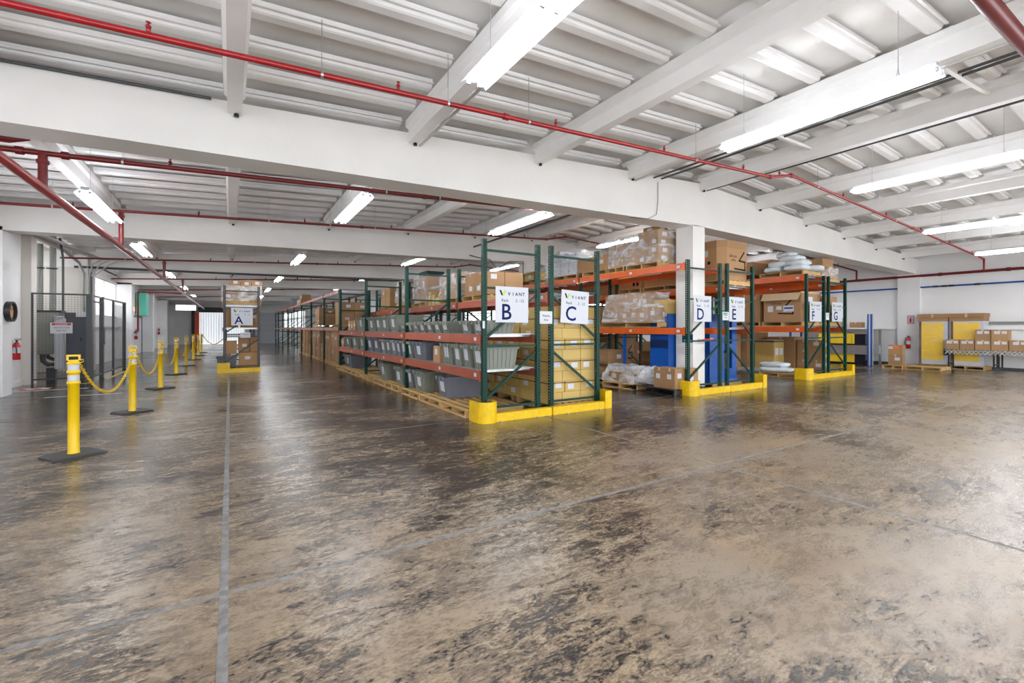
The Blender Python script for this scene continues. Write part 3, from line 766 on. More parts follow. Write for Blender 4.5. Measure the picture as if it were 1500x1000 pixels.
# end guards
def guard(x0, x1, y, label, side, h=.135, post=True):
    t = thing('end_guard', label, 'guard rail', ((x0+x1)/2, y, 0), 0, 'yellow rack end guards')
    a = (x0-x1)/2; b = -a
    MB().box(a, b, -.06, .05, .0, h).obj('guard_rail', 'yellow', t)
    if post:
        s = a if side < 0 else b
        H = .33
        if side < 0:
            q = MB(); n = 10
            P = [(s+.09+.17*math.cos(th)*1.0, .02+.14*math.sin(th)) for th in [math.pi+math.pi*i/n for i in range(n+1)]]
            Pi = [(s+.09+.15*math.cos(th), .02+.12*math.sin(th)) for th in [math.pi+math.pi*i/n for i in range(n+1)]]
            for i in range(n):
                q.hexa([(*P[i], 0), (*P[i+1], 0), (*Pi[i+1], 0), (*Pi[i], 0)], [(*P[i], H), (*P[i+1], H), (*Pi[i+1], H), (*Pi[i], H)])
            q.box(s-.08, s-.06, .0, .3, 0, H)
            q.box(s+.24, s+.26, .0, .12, 0, H)
            q.obj('post_protector', 'yellow', t)
        else:
            q = MB().box(s-.02, s, -.06, .3, 0, H).box(s-.16, s, -.08, -.06, 0, H*.98)
            q.obj('post_protector', 'yellow', t)
    for u in (a+.3, b-.3): MB().lathe([(.018, 0), (.018, .012)], 6, (u, -.085, 0)).obj('anchor_bolt', 'galv', t)
    return t
guard(3.38, 4.70, 6.36, 'yellow end guard bolted down in front of rack B', -1)
guard(4.73, 6.08, 6.36, 'yellow end guard bolted down in front of rack C', 1)
guard(8.62, 10.0, 6.47, 'yellow end guard bolted down in front of rack D', -1)
guard(10.02, 11.5, 6.47, 'yellow end guard bolted down in front of rack E', 1)
guard(14.16, 15.46, 6.72, 'yellow end guard bolted down in front of rack F', -1)
guard(15.48, 17.0, 6.72, 'yellow end guard bolted down in front of rack G', 1)
g = guard(-.3, .9, 18.02, 'yellow end guard at the foot of dark rack A', 1, post=False)
MB().box(-.66, -.3, -.1, .22, 0, .32).obj('post_protector', 'yellow', g)
# signs
def sign(x, z, y, letter, nums, label, tilt=0.0, w=.64, h=.595):
    t = thing('rack_sign', label, 'sign', (x, y, z), 0, 'white rack letter signs'); t.rotation_euler = (0, tilt, 0)
    MB().box(0, w, 0, .004, -h, 0).obj('sign_board', 'white', t)
    k = w/.64
    lg = MB().prism([(.07*k, -.062), (.105*k, -.062), (.135*k, -.135), (.15*k, -.155), (.125*k, -.155), (.105*k, -.14)], 'y', -.0015, 0)
    lg.obj('logo_stroke', 'navy', t)
    MB().prism([(.15*k, -.155), (.125*k, -.155), (.155*k, -.075), (.165*k, -.065), (.2*k, -.065)], 'y', -.0025, -.0008).obj('logo_stroke', 'lime', t)
    for i, c in enumerate('VIANT'): text(c, .08, 'navy', t, ((.235+i*.071+(.02 if c == 'I' else 0)-(.008 if c in 'NT' else 0)*0)*k, -.0008, -.145), bold=.0015)
    text('Rack', .07, 'ink', t, (.11*k, -.0008, -.252)); text(nums, .07, 'ink', t, (.385*k, -.0008, -.252))
    text(letter, .37, 'navy', t, (.10*k, -.0008, -.545), bold=.004)
    return t
sign(3.69, 2.185, 6.475, 'B', '2 - 12', 'white sign with navy letter B on the first rack end', .005)
sign(5.05, 2.19, 6.475, 'C', '2 - 12', 'white sign with navy letter C, hung slightly crooked', .05)
sign(8.90, 2.235, 6.597, 'D', '2 - 12', 'white sign with navy letter D left of the column base rack', 0)
sign(10.24, 2.25, 6.597, 'E', '2 - 12', 'white sign with navy letter E on the rack right of D', .01)
sign(14.45, 2.28, 6.777, 'F', '2 - 12', 'white sign with navy letter F on the third rack pair', 0, .70)
sign(15.80, 2.29, 6.777, 'G', '2 - 12', 'white sign with navy letter G on the rightmost rack end', 0, .68)
sign(.03, 2.18, 18.127, 'A', '2 - 12', 'white sign with navy letter A on the lone aisle rack', 0)
def notice(x, z, y, w, h, lines, label, top=None, size=.05):
    t = thing('notice', label, 'sign', (x, y, z), 0)
    MB().box(0, w, 0, .003, -h, 0).obj('sign_board', 'paper', t)
    if top: MB().box(.03, w-.06, -.0012, 0, -.055, -.02).obj('printed_bar', top, t)
    for i, s in enumerate(lines): text(s, size, 'ink', t, (w/2, -.0008, -h*.42-i*size*1.5), align='CENTER')
notice(4.56, 1.79, 6.462, .27, .22, ['Shipping', 'Area'], 'small white paper sign between letters B and C', size=.048)
notice(9.95, 1.88, 6.582, .25, .2, ['Shipping', 'Area'], 'small white card with green bar between letters D and E', 'gink', .04)
notice(15.38, 1.96, 6.762, .2, .22, ['In'], 'small white card between letters F and G', None, .06)
notice(.3, 1.34, 18.131, .3, .18, ['Shipping'], 'small white card taped low on dark rack A', None, .05)
t = thing('post_tag', 'small white tag on the front left post of rack B', 'label', (3.46, 6.46, 1.55)); MB().box(-.02, .02, -.004, 0, -.06, .06).obj('tag_face', 'paper', t)

# ------------------------------------------------------------------ rack B totes
XB = 3.47
def tl(y0, y1, z, H, i, lev, m='tote', L=.66, x=None, word=None):
    w = y1-y0-.015
    word = word or ('green grey' if m == 'tote' else 'blue grey')
    tote((x or XB)+L/2, (y0+y1)/2, z, L, w, H, '%s tote, %s from front on the %s of rack B' % (word, ORD[i], lev), 'totes on the %s of rack B' % lev, m)
up = [(6.52, 6.97, .235), (7.0, 7.42, .235), (7.9, 8.31, .235), (8.33, 8.71, .235), (8.73, 9.12, .235), (9.14, 9.54, .235), (9.55, 9.96, .235), (9.98, 10.25, .235),
      (10.38, 10.85, .235), (11.04, 11.75, .43), (11.8, 12.45, .43), (12.5, 13.0, .42), (13.05, 13.95, .42), (14.12, 15.4, .43)]
for i, (a, b, h) in enumerate(up): tl(a, b, 1.40, h, i, 'upper level', L=.66 if h < .3 else .75)
cz = [(15.45, 15.75), (15.8, 16.1), (16.15, 16.5)]
for i, (a, b) in enumerate(cz): carton(3.5, a, 1.41, .6, b-a, .33, 'tan carton, %s beyond the totes on upper level of rack B' % ORD[i], 'cartons beyond the totes of rack B', ly=1, lx=1)
lo = [(6.52, 6.97, .42, 0), (7.0, 7.37, .42, 0), (7.38, 7.75, .42, 0), (7.77, 8.32, .42, 0), (9.1, 9.95, .41, 1), (9.97, 10.25, .41, 0), (10.38, 10.76, .41, 0), (10.8, 11.13, .41, 1),
      (11.16, 11.55, .41, 0), (11.58, 12.02, .41, 1), (12.05, 12.5, .41, 0), (12.6, 13.3, .44, 1), (13.33, 13.95, .44, 1), (14.12, 15.0, .42, 0), (15.1, 16.0, .42, 0), (16.15, 17.1, .4, 0)]
for i, (a, b, h, c) in enumerate(lo): tl(a, b, .81, h-.02, i, 'lower level', 'toteb' if c else 'tote', L=.72)
for i, (a, b, d, h) in enumerate([(8.34, 8.66, .28, .33), (17.15, 17.35, .5, .33), (17.4, 17.6, .5, .3)]):
    carton(3.49, a, .81, d, b-a, h, ['thin tan carton wedged between totes on lower level of rack B', 'narrow tan carton at far end of rack B lower level', 'last small tan carton at far end of rack B lower level'][i], lx=1)
flo = [(8.05, 8.62, .42, 1, .85, 3.5), (9.1, 9.85, .43, 0, .72, 3.45), (9.9, 10.24, .42, 1, .7, 3.45), (10.5, 11.1, .43, 0, .7, 3.42), (11.8, 12.4, .42, 0, .7, 3.42), (13.2, 13.8, .4, 1, .7, 3.75), (15.9, 17.1, .42, 1, .75, 3.45)]
for i, (a, b, h, c, L, x) in enumerate(flo): tl(a, b, .135, h, i, 'floor pallets', 'toteb' if c else 'tote', L=L, x=x)
for i, yy in enumerate([6.85, 7.97, 9.12, 10.42, 11.55, 12.75, 14.15, 15.3, 16.5]):
    pallet(3.9, yy+.535, 0, 'wooden pallet on the floor, %s from front under rack B' % ORD[i], 'pallets under rack B', 1.15, 1.07)
# far part of row B: cartons on pallets at floor + on level
for i in range(10):
    y = [17.95, 19.03, 20.11, 21.3, 22.48, 23.66, 25.0, 26.18, 27.36, 28.7][i]; h = [1.3, 1.28, 1.25, .95, 1.25, 1.3, .75, 1.2, 1.25, 1.3][i]
    pallet(4.0, y+.5, 0, 'wooden pallet at floor, %s in the far part of rack B' % ORD[i], 'floor pallets in far part of rack B', 1.05, 1.0, detail=i < 4)
    nz = 2 if h > 1 else 1
    if i == 6: nz = 1
    n2 = 3 if i % 2 else 2
    stack(3.5, y, .135, 2, n2, nz, .5, .98/n2, h/2 if nz == 2 else h*.7, 'floor pallet %s far B' % ORD[i], 'tan', 'tall brown', lx=.3, jit=.03)
pallet(4.0, 18.5, 1.51, 'wooden pallet on the level of far rack B, nearest one', 'pallets on far rack B level', 1.05, 1.1)
stack(3.55, 18.0, 1.64, 2, 2, 2, .5, .55, .42, 'nearest pallet on far B level', 'tan', 'brown', lx=.2, ly=.4)
pallet(4.0, 23.5, 1.51, 'wooden pallet on the level of far rack B, middle one', 'pallets on far rack B level', 1.05, 1.1, detail=False)
stack(3.55, 23, 1.64, 1, 2, 2, .9, .55, .4, 'middle pallet on far B level', 'tan', 'brown', lx=.3, ly=.3)
stack(3.55, 29.5, 2.92, 2, 3, 1, .5, .6, .3, 'top deck far rack B', 'tan', 'brown', lx=.4, ly=.3)
carton(3.7, 30.2, 3.23, .5, .7, .3, 'single brown carton on top of the far rack B deck pile', lx=1)
tote(4.0, 34.5, 2.92, .9, .9, .6, 'large pale grey bin on the far rack B top deck', 'bins', 'toteb', lab=False)

# ------------------------------------------------------------------ rack C : big buff stack and loads
pallet(5.4, 7.15, 0, 'wooden pallet under the buff carton stack below sign C', 'pallets under rack C', 1.05, 1.15)
pallet(5.4, 8.45, 0, 'wooden pallet under the buff carton stack, second from front', 'pallets under rack C', 1.05, 1.15)
for k in range(9):
    z = .135+k*.195; lab = k % 2 == 1 or k == 0
    odd = k % 2
    W2 = [(4.86, .30), (5.17, .42), (5.60, .36)] if not odd else [(4.86, .36), (5.23, .36), (5.60, .36)]
    if k == 0: pass
    for i, (x, w) in enumerate(W2):
        carton(x, 6.6+R.uniform(0, .015), z, w, .5, .19, 'buff carton, %s tier, %s column in stack behind sign C' % (tier(k, 9), ['left', 'middle', 'right'][i]), 'buff cartons behind sign C', 'buff', False, 0, odd == 1, 0, odd == 1)
    if k < 9:
        for j in range(4):
            if j == 3 and k > 6: continue
            carton(4.86+R.uniform(0, .03), 7.12+j*.5, z, .5, .46, .19, 'buff carton, %s tier, %s row back beside rack B' % (tier(k, 9), ORD[j]), 'buff cartons beside rack B', 'buff', False, R.random() < .5, 0, 0, odd == 1)
# lower buff cartons seen under rack B, deeper in
for k in range(3):
    for j in range(4):
        carton(4.86+R.uniform(0, .05), [9.2, 10.42, 11.44, 12.46][j], .02+k*.5, .7, .98, .48, 'large brown carton, %s tier, %s along the second bay of rack C' % (tier(k, 3), ORD[j]), 'large cartons in second bay of rack C', 'tan', True, R.random() < .5, 0)
for j, (y, n, h, c) in enumerate([(9.05, 2, .31, 1), (10.5, 2, .36, 0), (12.62, 2, .44, 0), (14.4, 3, .3, 1), (16.3, 2, .40, 0)]):
    nm = ['first', 'second', 'third', 'fourth', 'fifth'][j]
    pallet(5.37, y+.55, 2.13, 'wooden pallet on high level of rack C, %s from front' % nm, 'pallets on rack C high level', 1.05, 1.1)
    stack(4.9, y, 2.265, 2, 2, n, .5, .54, h*.85, '%s pallet high on rack C' % nm, 'tan', 'brown', lx=.4, ly=.4)
    if j in (1, 2, 3): wrap(4.86, 5.94, y-.04, y+1.14, 2.27, 2.27+n*h*.85+.04, 'crinkled clear wrap around the %s load high on rack C' % nm, .97, j+3, .04)
for i in range(3):
    carton(4.9, 11.78+i*.27, 2.135, .5, .24, .2+.1*i, 'small buff carton, %s in the gap high on rack C' % ORD[i], 'small buff cartons high on rack C', 'buff', lx=1)
b = thing('storage_bin', 'black open bin on a carton high on rack C', 'bin', (5.3, 13.3, 3.012)); 
MB().hexa([(-.22, -.3, 0), (.22, -.3, 0), (.22, .3, 0), (-.22, .3, 0)], [(-.28, -.36, .2), (.28, -.36, .2), (.28, .36, .2), (-.28, .36, .2)]).obj('bin_body', 'black', b)

# ------------------------------------------------------------------ rack D / E
pallet(9.3, 8.0, 2.975, 'wooden pallet nearest on the top level of rack D', 'pallets on rack D top level', 1.1, 1.05)
for k in range(4):
    for j in range(3):
        for i in range(2):
            if not (i == 0 or j == 0 or k == 3): continue
            if k == 3 and j == 2: continue
            carton(8.78+i*.5, 7.5+j*.32, 3.11+k*.195, .48, .31, .19,
                   'small tan carton, %s tier, %s from front, %s side, wrapped on rack D top' % (tier(k, 4), ORD[j], ['left', 'right'][i]), 'small cartons wrapped on rack D top', 'tan', True, R.random() < .6, 1)
for j in range(4):
    for k in range(3):
        carton(8.80, 8.48+j*.16, 3.11+k*.21, .42, .155, .205, 'small tan carton, %s tier, %s in rear wrapped pile on rack D top' % (tier(k, 3), ORD[j]), 'rear small cartons wrapped on rack D top', 'tan', True, R.random() < .5, 0)
pallet(9.3, 8.9, 2.975, 'wooden pallet second on the top level of rack D', 'pallets on rack D top level', 1.1, .6)
carton(8.95, 7.7, 3.895, .42, .42, .13, 'single flat tan carton on top of wrapped pile, rack D', lx=1, ly=1)
wrap(8.74, 9.82, 7.46, 9.16, 3.11, 3.88, 'shiny clear wrap around the small carton pile on rack D top', .98, 2, .03)
pallet(9.3, 9.75, 2.975, 'wooden pallet third on the top level of rack D', 'pallets on rack D top level', 1.1, 1.0)
carton(8.78, 9.2, 3.11, .6, .5, .42, 'plain tan carton left of the wrapped pile on rack D top', lx=1)
carton(8.78, 9.72, 3.11, .6, .78, .40, 'wide tan carton, second left of wrapped pile on rack D top', lx=0)
pallet(9.3, 11.1, 2.975, 'wooden pallet fourth on the top level of rack D', 'pallets on rack D top level', 1.1, 1.2)
for i, (y, h) in enumerate([(10.55, .62), (10.95, .66), (11.35, .78), (11.7, .5)]):
    carton(8.8, y, 3.11, .5, .37, h, 'white appliance carton, %s in the wrapped group on rack D top' % ORD[i], 'white cartons on rack D top', 'white', False, 0, 0)
wrap(8.75, 9.5, 10.48, 12.12, 3.11, 3.86, 'clear wrap around the white cartons on rack D top', .95, 9, .05)
pallet(9.3, 14.3, 2.975, 'wooden pallet far on the top level of rack D', 'pallets on rack D top level', 1.1, 2.6)
for i in range(4):
    y = 13.0+i*.66
    o = thing('cardboard_tray', 'open buff cardboard tray, %s of a row on rack D top' % ORD[i], 'cardboard tray', (9.0, y, 3.11), 0, 'buff trays on rack D top')
    q = MB().box(-.25, .25, -.28, .28, 0, .01)
    for (a, b2, c, d) in ((-.25, -.24, -.28, .28), (.24, .25, -.28, .28), (-.25, .25, -.28, -.27), (-.25, .25, .27, .28)): q.box(a, b2, c, d, 0, .3)
    q.obj('tray_body', 'buff', o)
    MB().hexa([(-.26, -.28, .29), (-.25, -.28, .29), (-.25, .28, .29), (-.26, .28, .29)], [(-.36, -.2, .22), (-.35, -.2, .21), (-.35, .2, .21), (-.36, .2, .22)]).obj('flap', 'buff', o)
    MB().box(-.254, -.25, -.07, .07, .08, .2).obj('paper_label', 'paper', o)
# D mid level: wrapped trapezoid load
pallet(9.3, 8.52, 1.51, 'wide wooden pallet under the wrapped load on rack D shelf', 'pallets on rack D shelf', 1.1, 2.1)
for k in range(2):
    for j in range(6):
        if k == 1 and j in (0,): continue
        w = .31
        carton(8.80+k*.03, 7.52+j*w, 1.645+k*.36, .5, w-.005, .355, 'brown carton, %s tier, %s from front in wrapped shelf load of rack D' % (tier(k, 2), ORD[j]), 'cartons wrapped on rack D shelf', 'tan', True, k == 0 or j < 3, j == 0)
wrap(8.74, 9.4, 7.46, 9.43, 1.645, 2.39, 'cloudy stretch wrap tapering over the rack D shelf load', .80, 6, .05)
carton(8.85, 9.6, 1.52, .6, .5, .55, 'brown carton left of the wrapped load on rack D shelf', lx=1)
carton(8.85, 10.5, 1.52, .7, .9, .5, 'brown carton in the second bay of the rack D shelf', lx=1)
carton(8.85, 12.0, 1.52, .7, .9, .6, 'brown carton farthest in the second bay of rack D shelf', lx=1)
# flat crates under the top level, on rack E's level
for i, (y, w) in enumerate([(7.75, 1.5), (9.35, .95)]):
    pallet(10.7, y+w/2, 2.535, 'pallet carrying a long carton on rack E level, %s from column' % ORD[i], 'pallets on rack E level', 1.0, w)
    c = carton(10.22, y, 2.67, .9, w-.03, .27, 'long flat brown carton with square marks on rack E level, %s' % ORD[i], 'long flat cartons on rack E', 'tan', False, 0, 1)
    for q in range(2): MB().box(-.002, 0, .1+q*.14, .19+q*.14, .07, .17).obj('printed_mark', 'ink', c)
# left blue machine (tall) and buff carton on it
t = thing('machine_cover', 'blue upright machine housing left of the white column', 'machine', (9.15, 7.7, 0))
MB().box(-.1, .5, -.28, .28, .12, 1.84).obj('cover', 'blue', t); MB().box(-.105, -.1, -.28, .28, 1.0, 1.2).obj('band', 'dkblue', t); MB().box(-.1, .5, -.28, .28, 0, .12).obj('base', 'dkblue', t)
c = carton(9.02, 7.42, 1.845, .55, .5, .33, 'buff lidded carton resting on the left blue machine housing', m='buff', tape=False, lx=1)
MB().box(-.015, .565, -.015, .515, .24, .345).obj('lid', 'buff', c)
tag(MB().box(8.8, 8.86, 8.62, 8.68, 0, 1.36).obj('upright_post', 'blue'), 'thin blue steel post standing under the rack D shelf', 'post')
# right blue machine with windows in rack E
t = thing('machine_cover', 'tall bright blue machine housing with windows in rack E', 'machine', (10.68, 7.02, 0))
q = MB()
X0, X1, Z0, Z1 = -.62, .50, .20, 1.84
for a, b2, c_, d in ((X0, -.05, Z0, Z1), (.30, X1, Z0, Z1), (-.05, .30, Z0, .46), (-.05, .30, .92, 1.1), (-.05, .30, 1.72, Z1)): q.box(a, b2, -.02, .02, c_, d)
q.box(X0, X0+.04, 0, .6, Z0, Z1); q.box(X1-.04, X1, 0, .6, Z0, Z1); q.box(X0, X1, 0, .6, Z1-.04, Z1); q.box(X0, X1, .56, .6, Z0, Z1)
q.obj('housing', 'blue', t)
MB().box(.02, .08, .0, .03, .4, .86).box(.02, .08, .0, .03, 1.1, 1.72).obj('window_post', 'white', t)
MB().box(.12, .30, .03, .04, .4, .92).box(.12, .30, .03, .04, 1.1, 1.72).obj('window_panel', 'dkblue', t)
MB().hexa([(X0, -.06, .12), (X1+.05, -.06, .14), (X1+.05, .6, .14), (X0, .6, .12)], [(X0, -.02, .2), (X1, -.02, .2), (X1, .6, .2), (X0, .6, .2)]).obj('skirt', 'blue', t)
pallet(10.65, 7.35, 0, 'wooden pallet under the bright blue machine housing', 'pallets under rack E', 1.2, .9)
# gaylord boxes (octagonal) with zigzag mark
def gaylord(cx, cy, z, hx_, hy, H, label, ch=.14, lid=True, marks='-y', side_lab=True, flaps=False):
    t = thing('bulk_carton', label, 'cardboard box', (cx, cy, z), 0, 'big bulk cartons with zigzag mark')
    P = [(-hx_+ch, -hy), (hx_-ch, -hy), (hx_, -hy+ch), (hx_, hy-ch), (hx_-ch, hy), (-hx_+ch, hy), (-hx_, hy-ch), (-hx_, -hy+ch)]
    MB().prism(P, 'z', 0, H).obj('carton_body', 'tan', t)
    if lid:
        k = 1.015; MB().prism([(a*k, b*k) for a, b in P], 'z', H-.16, H+.008).obj('lid', 'tan', t)
    def zz(mk, s):
        pts_ = [(-.3, -.22), (.27, -.24), (.27, -.02), (-.02, .0), (.24, .3)]
        q = MB()
        for a, b in zip(pts_[:-1], pts_[1:]): q.beam(mk(a[0]*s, a[1]*s), mk(b[0]*s, b[1]*s), .004, .05*s, up=mk(0, 1) if False else (0, 0, 1))
        return q
    s = hx_/.62
    def flat(pts_, w, dy):
        q = MB()
        for (a, b) in zip(pts_[:-1], pts_[1:]):
            a = Vector((a[0], a[1])); b = Vector((b[0], b[1])); d = (b-a).normalized(); nrm = Vector((-d.y, d.x))*w/2; a = a-d*w/2; b = b+d*w/2
            pp = [a-nrm, b-nrm, b+nrm, a+nrm]
            if marks == '-y': q.hexa([(p.x, -hy-.002-dy, p.y) for p in pp], [(p.x, -hy-dy, p.y) for p in pp])
            else: q.hexa([(-hx_-.002-dy, -p.x, p.y) for p in pp], [(-hx_-dy, -p.x, p.y) for p in pp])
        return q
    hm = H*.5; kk = s if marks == '-y' else hy/.62
    flat([(-.1*kk, hm-.2*kk), (.36*kk, hm-.22*kk), (.36*kk, hm), (.1*kk, hm+.02), (.32*kk, hm+.26*kk)], .045*kk, 0).obj('zigzag_mark', 'ink', t)
    f = '-y' if marks == '-y' else '-x'
    p1 = (-.36*kk, -hy-.001, hm+.1*kk) if f == '-y' else (-hx_-.001, .36*kk, hm+.1*kk)
    p2 = (-.26*kk, -hy-.001, hm) if f == '-y' else (-hx_-.001, .26*kk, hm)
    text('Sabrosa', .11*kk, 'ink', t, p1, f, shear=.5); text('ultra', .1*kk, 'ink', t, p2, f, shear=.5)
    if side_lab:
        if f == '-y':
            MB().box(-hx_-.003, -hx_, -.15, .12, H*.62, H*.78).obj('paper_label', 'paper', t); MB().box(-hx_-.004, -hx_-.001, -.1, .06, H*.54, H*.62).obj('paper_label', 'orangepaper', t)
            for q_ in range(3): MB().box(-hx_-.003, -hx_, -.22+q_*.16, -.14+q_*.16, H*.42, H*.5).obj('printed_mark', 'ink', t)
        else:
            MB().box(-.2, .1, -hy-.003, -hy, H*.7, H*.86).obj('paper_label', 'paper', t)
            for q_ in range(3): MB().box(-.25+q_*.18, -.15+q_*.18, -hy-.003, -hy, H*.45, H*.54).obj('printed_mark', 'ink', t)
    if flaps:
        MB().hexa([(-hx_, -hy-.01, H-.02), (hx_, -hy-.01, H-.02), (hx_, -hy+.02, H-.02), (-hx_, -hy+.02, H-.02)], [(-hx_, -hy+.0, H+.03), (hx_, -hy+.0, H+.03), (hx_, -hy+.02, H+.03), (-hx_, -hy+.02, H+.03)]).obj('flap', 'cardin', t)
        MB().hexa([(-hx_-.02, -hy, H), (-hx_, -hy, H), (-hx_, hy, H), (-hx_-.02, hy, H)], [(-hx_-.16, -hy+.03, H-.22), (-hx_-.15, -hy+.03, H-.22), (-hx_-.15, hy, H-.22), (-hx_-.16, hy, H-.22)]).obj('flap', 'cardin', t)
        MB().hexa([(hx_, -hy, H), (hx_+.02, -hy, H), (hx_+.02, hy, H), (hx_, hy, H)], [(hx_+.14, -hy+.03, H-.15), (hx_+.15, -hy+.03, H-.15), (hx_+.15, hy, H-.15), (hx_+.14, hy, H-.15)]).obj('flap', 'cardin', t)
    return t
pallet(10.75, 7.25, 2.535, 'wooden pallet under the big bulk carton high on rack E', 'pallets on rack E level', 1.2, 1.2)
gaylord(10.78, 7.3, 2.67, .58, .56, .98, 'big octagonal carton with zigzag mark high on rack E', .17)
MB().box(-.004, 0, -.06, .08, .4, .5)
pallet(10.72, 10.95, 0, 'wooden pallet under the zigzag carton at back of rack E', 'pallets under rack E', 1.0, 1.1)
gaylord(10.72, 10.95, .14, .5, .5, 1.14, 'big carton with zigzag mark standing on floor of rack E second bay', .06, marks='-y')
t = thing('bulk_carton', 'brown bulk carton with round yellow sticker on floor behind D', 'cardboard box', (9.75, 11.6, .14))
MB().box(-.6, .5, -.5, .5, 0, 1.2).obj('carton_body', 'tan', t); MB().box(-.61, .51, -.51, .51, 1.05, 1.21).obj('lid', 'tan', t)
pallet(9.7, 11.6, 0, 'wooden pallet under bulk carton deep in rack D', 'pallets under rack D', 1.1, 1.2)
# goods above back cartons (red / black packs)
for i, (y, m_) in enumerate([(9.0, 'black'), (9.3, 'extred'), (9.6, 'black'), (9.9, 'rink'), (10.2, 'blue')]):
    t = thing('retail_pack', '%s printed pack, %s on a ledge beneath the rack D shelf' % (['black', 'red', 'black', 'dark red', 'blue'][i], ORD[i]), 'box', (9.6+.2*i, y, 1.31), 0, 'printed packs beneath the rack D shelf')
    MB().box(-.12, .12, -.12, .12, 0, .16).obj('pack_body', m_, t); MB().box(-.123, -.12, -.06, .06, .05, .12).obj('paper_label', 'paper', t)
# floor of D: cartons left, wrapped heap on pallet, black pallet with two cartons
carton(8.62, 9.05, .52, .75, 1.25, .37, 'long brown carton with white stickers, upper of left floor pile in D', lx=1, ly=1)
carton(8.7, 9.2, .14, .6, .9, .375, 'brown carton with taped corner, lower of left floor pile in D', lx=1, ly=1)
pallet(9.0, 9.7, 0, 'wooden pallet under the left floor pile of rack D', 'pallets on rack D floor', .9, 1.15)
pallet(8.72, 8.3, 0, 'wooden pallet under the crumpled wrap in rack D', 'pallets on rack D floor', 1.0, 1.1, rz=.12)
for i, (x, y, a, b_, c) in enumerate([(8.4, 7.9, .45, .5, .22), (8.4, 8.42, .45, .4, .24), (8.9, 7.9, .4, .45, .24), (8.88, 8.4, .4, .45, .36)]):
    carton(x, y, .14, a, b_, c, 'tan carton inside the crumpled wrap, %s of four on rack D floor' % ORD[i], 'cartons inside crumpled wrap on rack D floor', lx=1, ly=1)
wrap(8.33, 9.36, 7.84, 8.95, .14, .52, 'crumpled clear wrap heaped over low cartons on rack D floor', .72, 21, .14, n=14, m='filmthick')
wrap(8.45, 9.3, 7.12, 7.86, .16, .5, 'silvery crumpled wrap bundle beside the two upright cartons', .7, 33, .12, n=14, m='filmthick')
t = pallet(8.85, 7.25, 0, 'black plastic pallet under the two upright cartons', 'plastic pallets', 1.15, 1.25, m='black')
stack(8.36, 6.68, .135, 1, 2, 1, .34, .30, .46, 'upright on black pallet by guard D', 'tan', 'tan', lx=1, ly=1)
c = carton(8.72, 6.66, .135, .42, .4, .44, 'tan carton behind the guard D corner beside the column', lx=1, ly=1)
# column dressings: red lever and stickers
t = thing('valve_lever', 'red lever handle fixed on the white column', 'lever', (9.5, 6.88, 1.2)); MB().beam((-.05, -.05, 0), (.45, -.08, .05), .02, .04).obj('lever_arm', 'extred', t); MB().lathe([(.05, -.04), (.05, .04)], 10).obj('valve_hub', 'galv', t)
t = thing('sticker', 'purple and teal printed poster strip low on the column', 'sticker', (9.28, 6.9, 1.15)); MB().box(-.003, 0, .0, .3, .0, .2).obj('poster_face', 'dkblue', t); MB().box(-.004, -.003, .05, .25, .02, .07).obj('poster_band', 'teal', t)
# rear of E: misc cartons
for i, (y, z) in enumerate([(8.3, .02), (12.2, .02), (8.9, 1.52), (10.6, 1.52), (14.3, .02), (12.2, 1.52)]):
    carton(10.25, y, z, .9, 1.1, .8 if z < 1 else .7, 'large brown carton, number %s in the deeper bays of rack E' % ORD[i], 'large cartons in deeper rack E', lx=1, ly=1)
for i in range(3):
    carton(10.3, 10.42+i*1.18, 2.535, .9, 1.1, .7, 'brown carton on high level of rack E, %s beyond long flat cartons' % ORD[i], 'cartons on high level of rack E', lx=1, ly=1)
# ------------------------------------------------------------------ rack F / G
pallet(14.85, 7.55, 3.075, 'wooden pallet under the white bags on top of rack F', 'pallets on rack F top', 1.05, 1.3)
bg = [(14.62, 7.85, .0, .62, .38), (14.62, 7.2, .0, .62, .45), (14.65, 7.75, .16, .6, .42), (14.68, 7.2, .16, .6, .44), (14.7, 7.4, .32, .6, .46), (15.15, 7.0, .0, .5, .4), (14.8, 7.6, .42, .5, .36)]
for i, (x, y, z, a, b_) in enumerate(bg):
    bag(x, y, 3.21+z, a, b_*1.35, .19 if i < 6 else .24, 'white plastic bag, %s in the heap on top of rack F' % ORD[i], R.uniform(-.2, .2), i, 'white bags on top of rack F')
carton(14.35, 8.45, 3.21, .95, 1.1, .42, 'dark brown carton behind the white bags on rack F top', lx=1)
carton(15.2, 8.3, 3.21, .45, 1.1, .55, 'tall brown carton farther behind the white bags', m='tan', lx=0)
pallet(16.2, 7.6, 2.915, 'wooden pallet under wrapped load on top of rack G', 'pallets on rack G top', 1.05, 1.3)
stack(15.75, 7.05, 3.05, 2, 2, 1, .48, .55, .33, 'wrapped on rack G top', 'tan', 'brown')
wrap(15.68, 16.76, 7.0, 8.2, 3.05, 3.42, 'loose clear wrap around cartons on rack G top', .96, 5, .05)
carton(16.05, 7.15, 3.42, .7, .7, .3, 'open brown carton on the wrapped load of rack G', lx=0)
pallet(14.85, 7.5, 1.555, 'wooden pallet under the big zigzag carton on rack F shelf', 'pallets on rack F shelf', 1.1, 1.2)
g = gaylord(14.86, 7.5, 1.69, .56, .56, .86, 'big open carton with zigzag mark on the rack F shelf', .02, lid=False, marks='-x', flaps=True)
for (y, z, w, h, m_) in ((.34, .3, .16, .18, 'paper'), (.08, .36, .16, .11, 'paper'), (-.2, .3, .3, .18, 'paper')):
    MB().box(-.566, -.561, y-w/2, y+w/2, z, z+h).obj('paper_label', m_, g)
MB().box(-.567, -.5665, -.33, -.07, .38, .43).obj('printed_bar', 'blue', g)
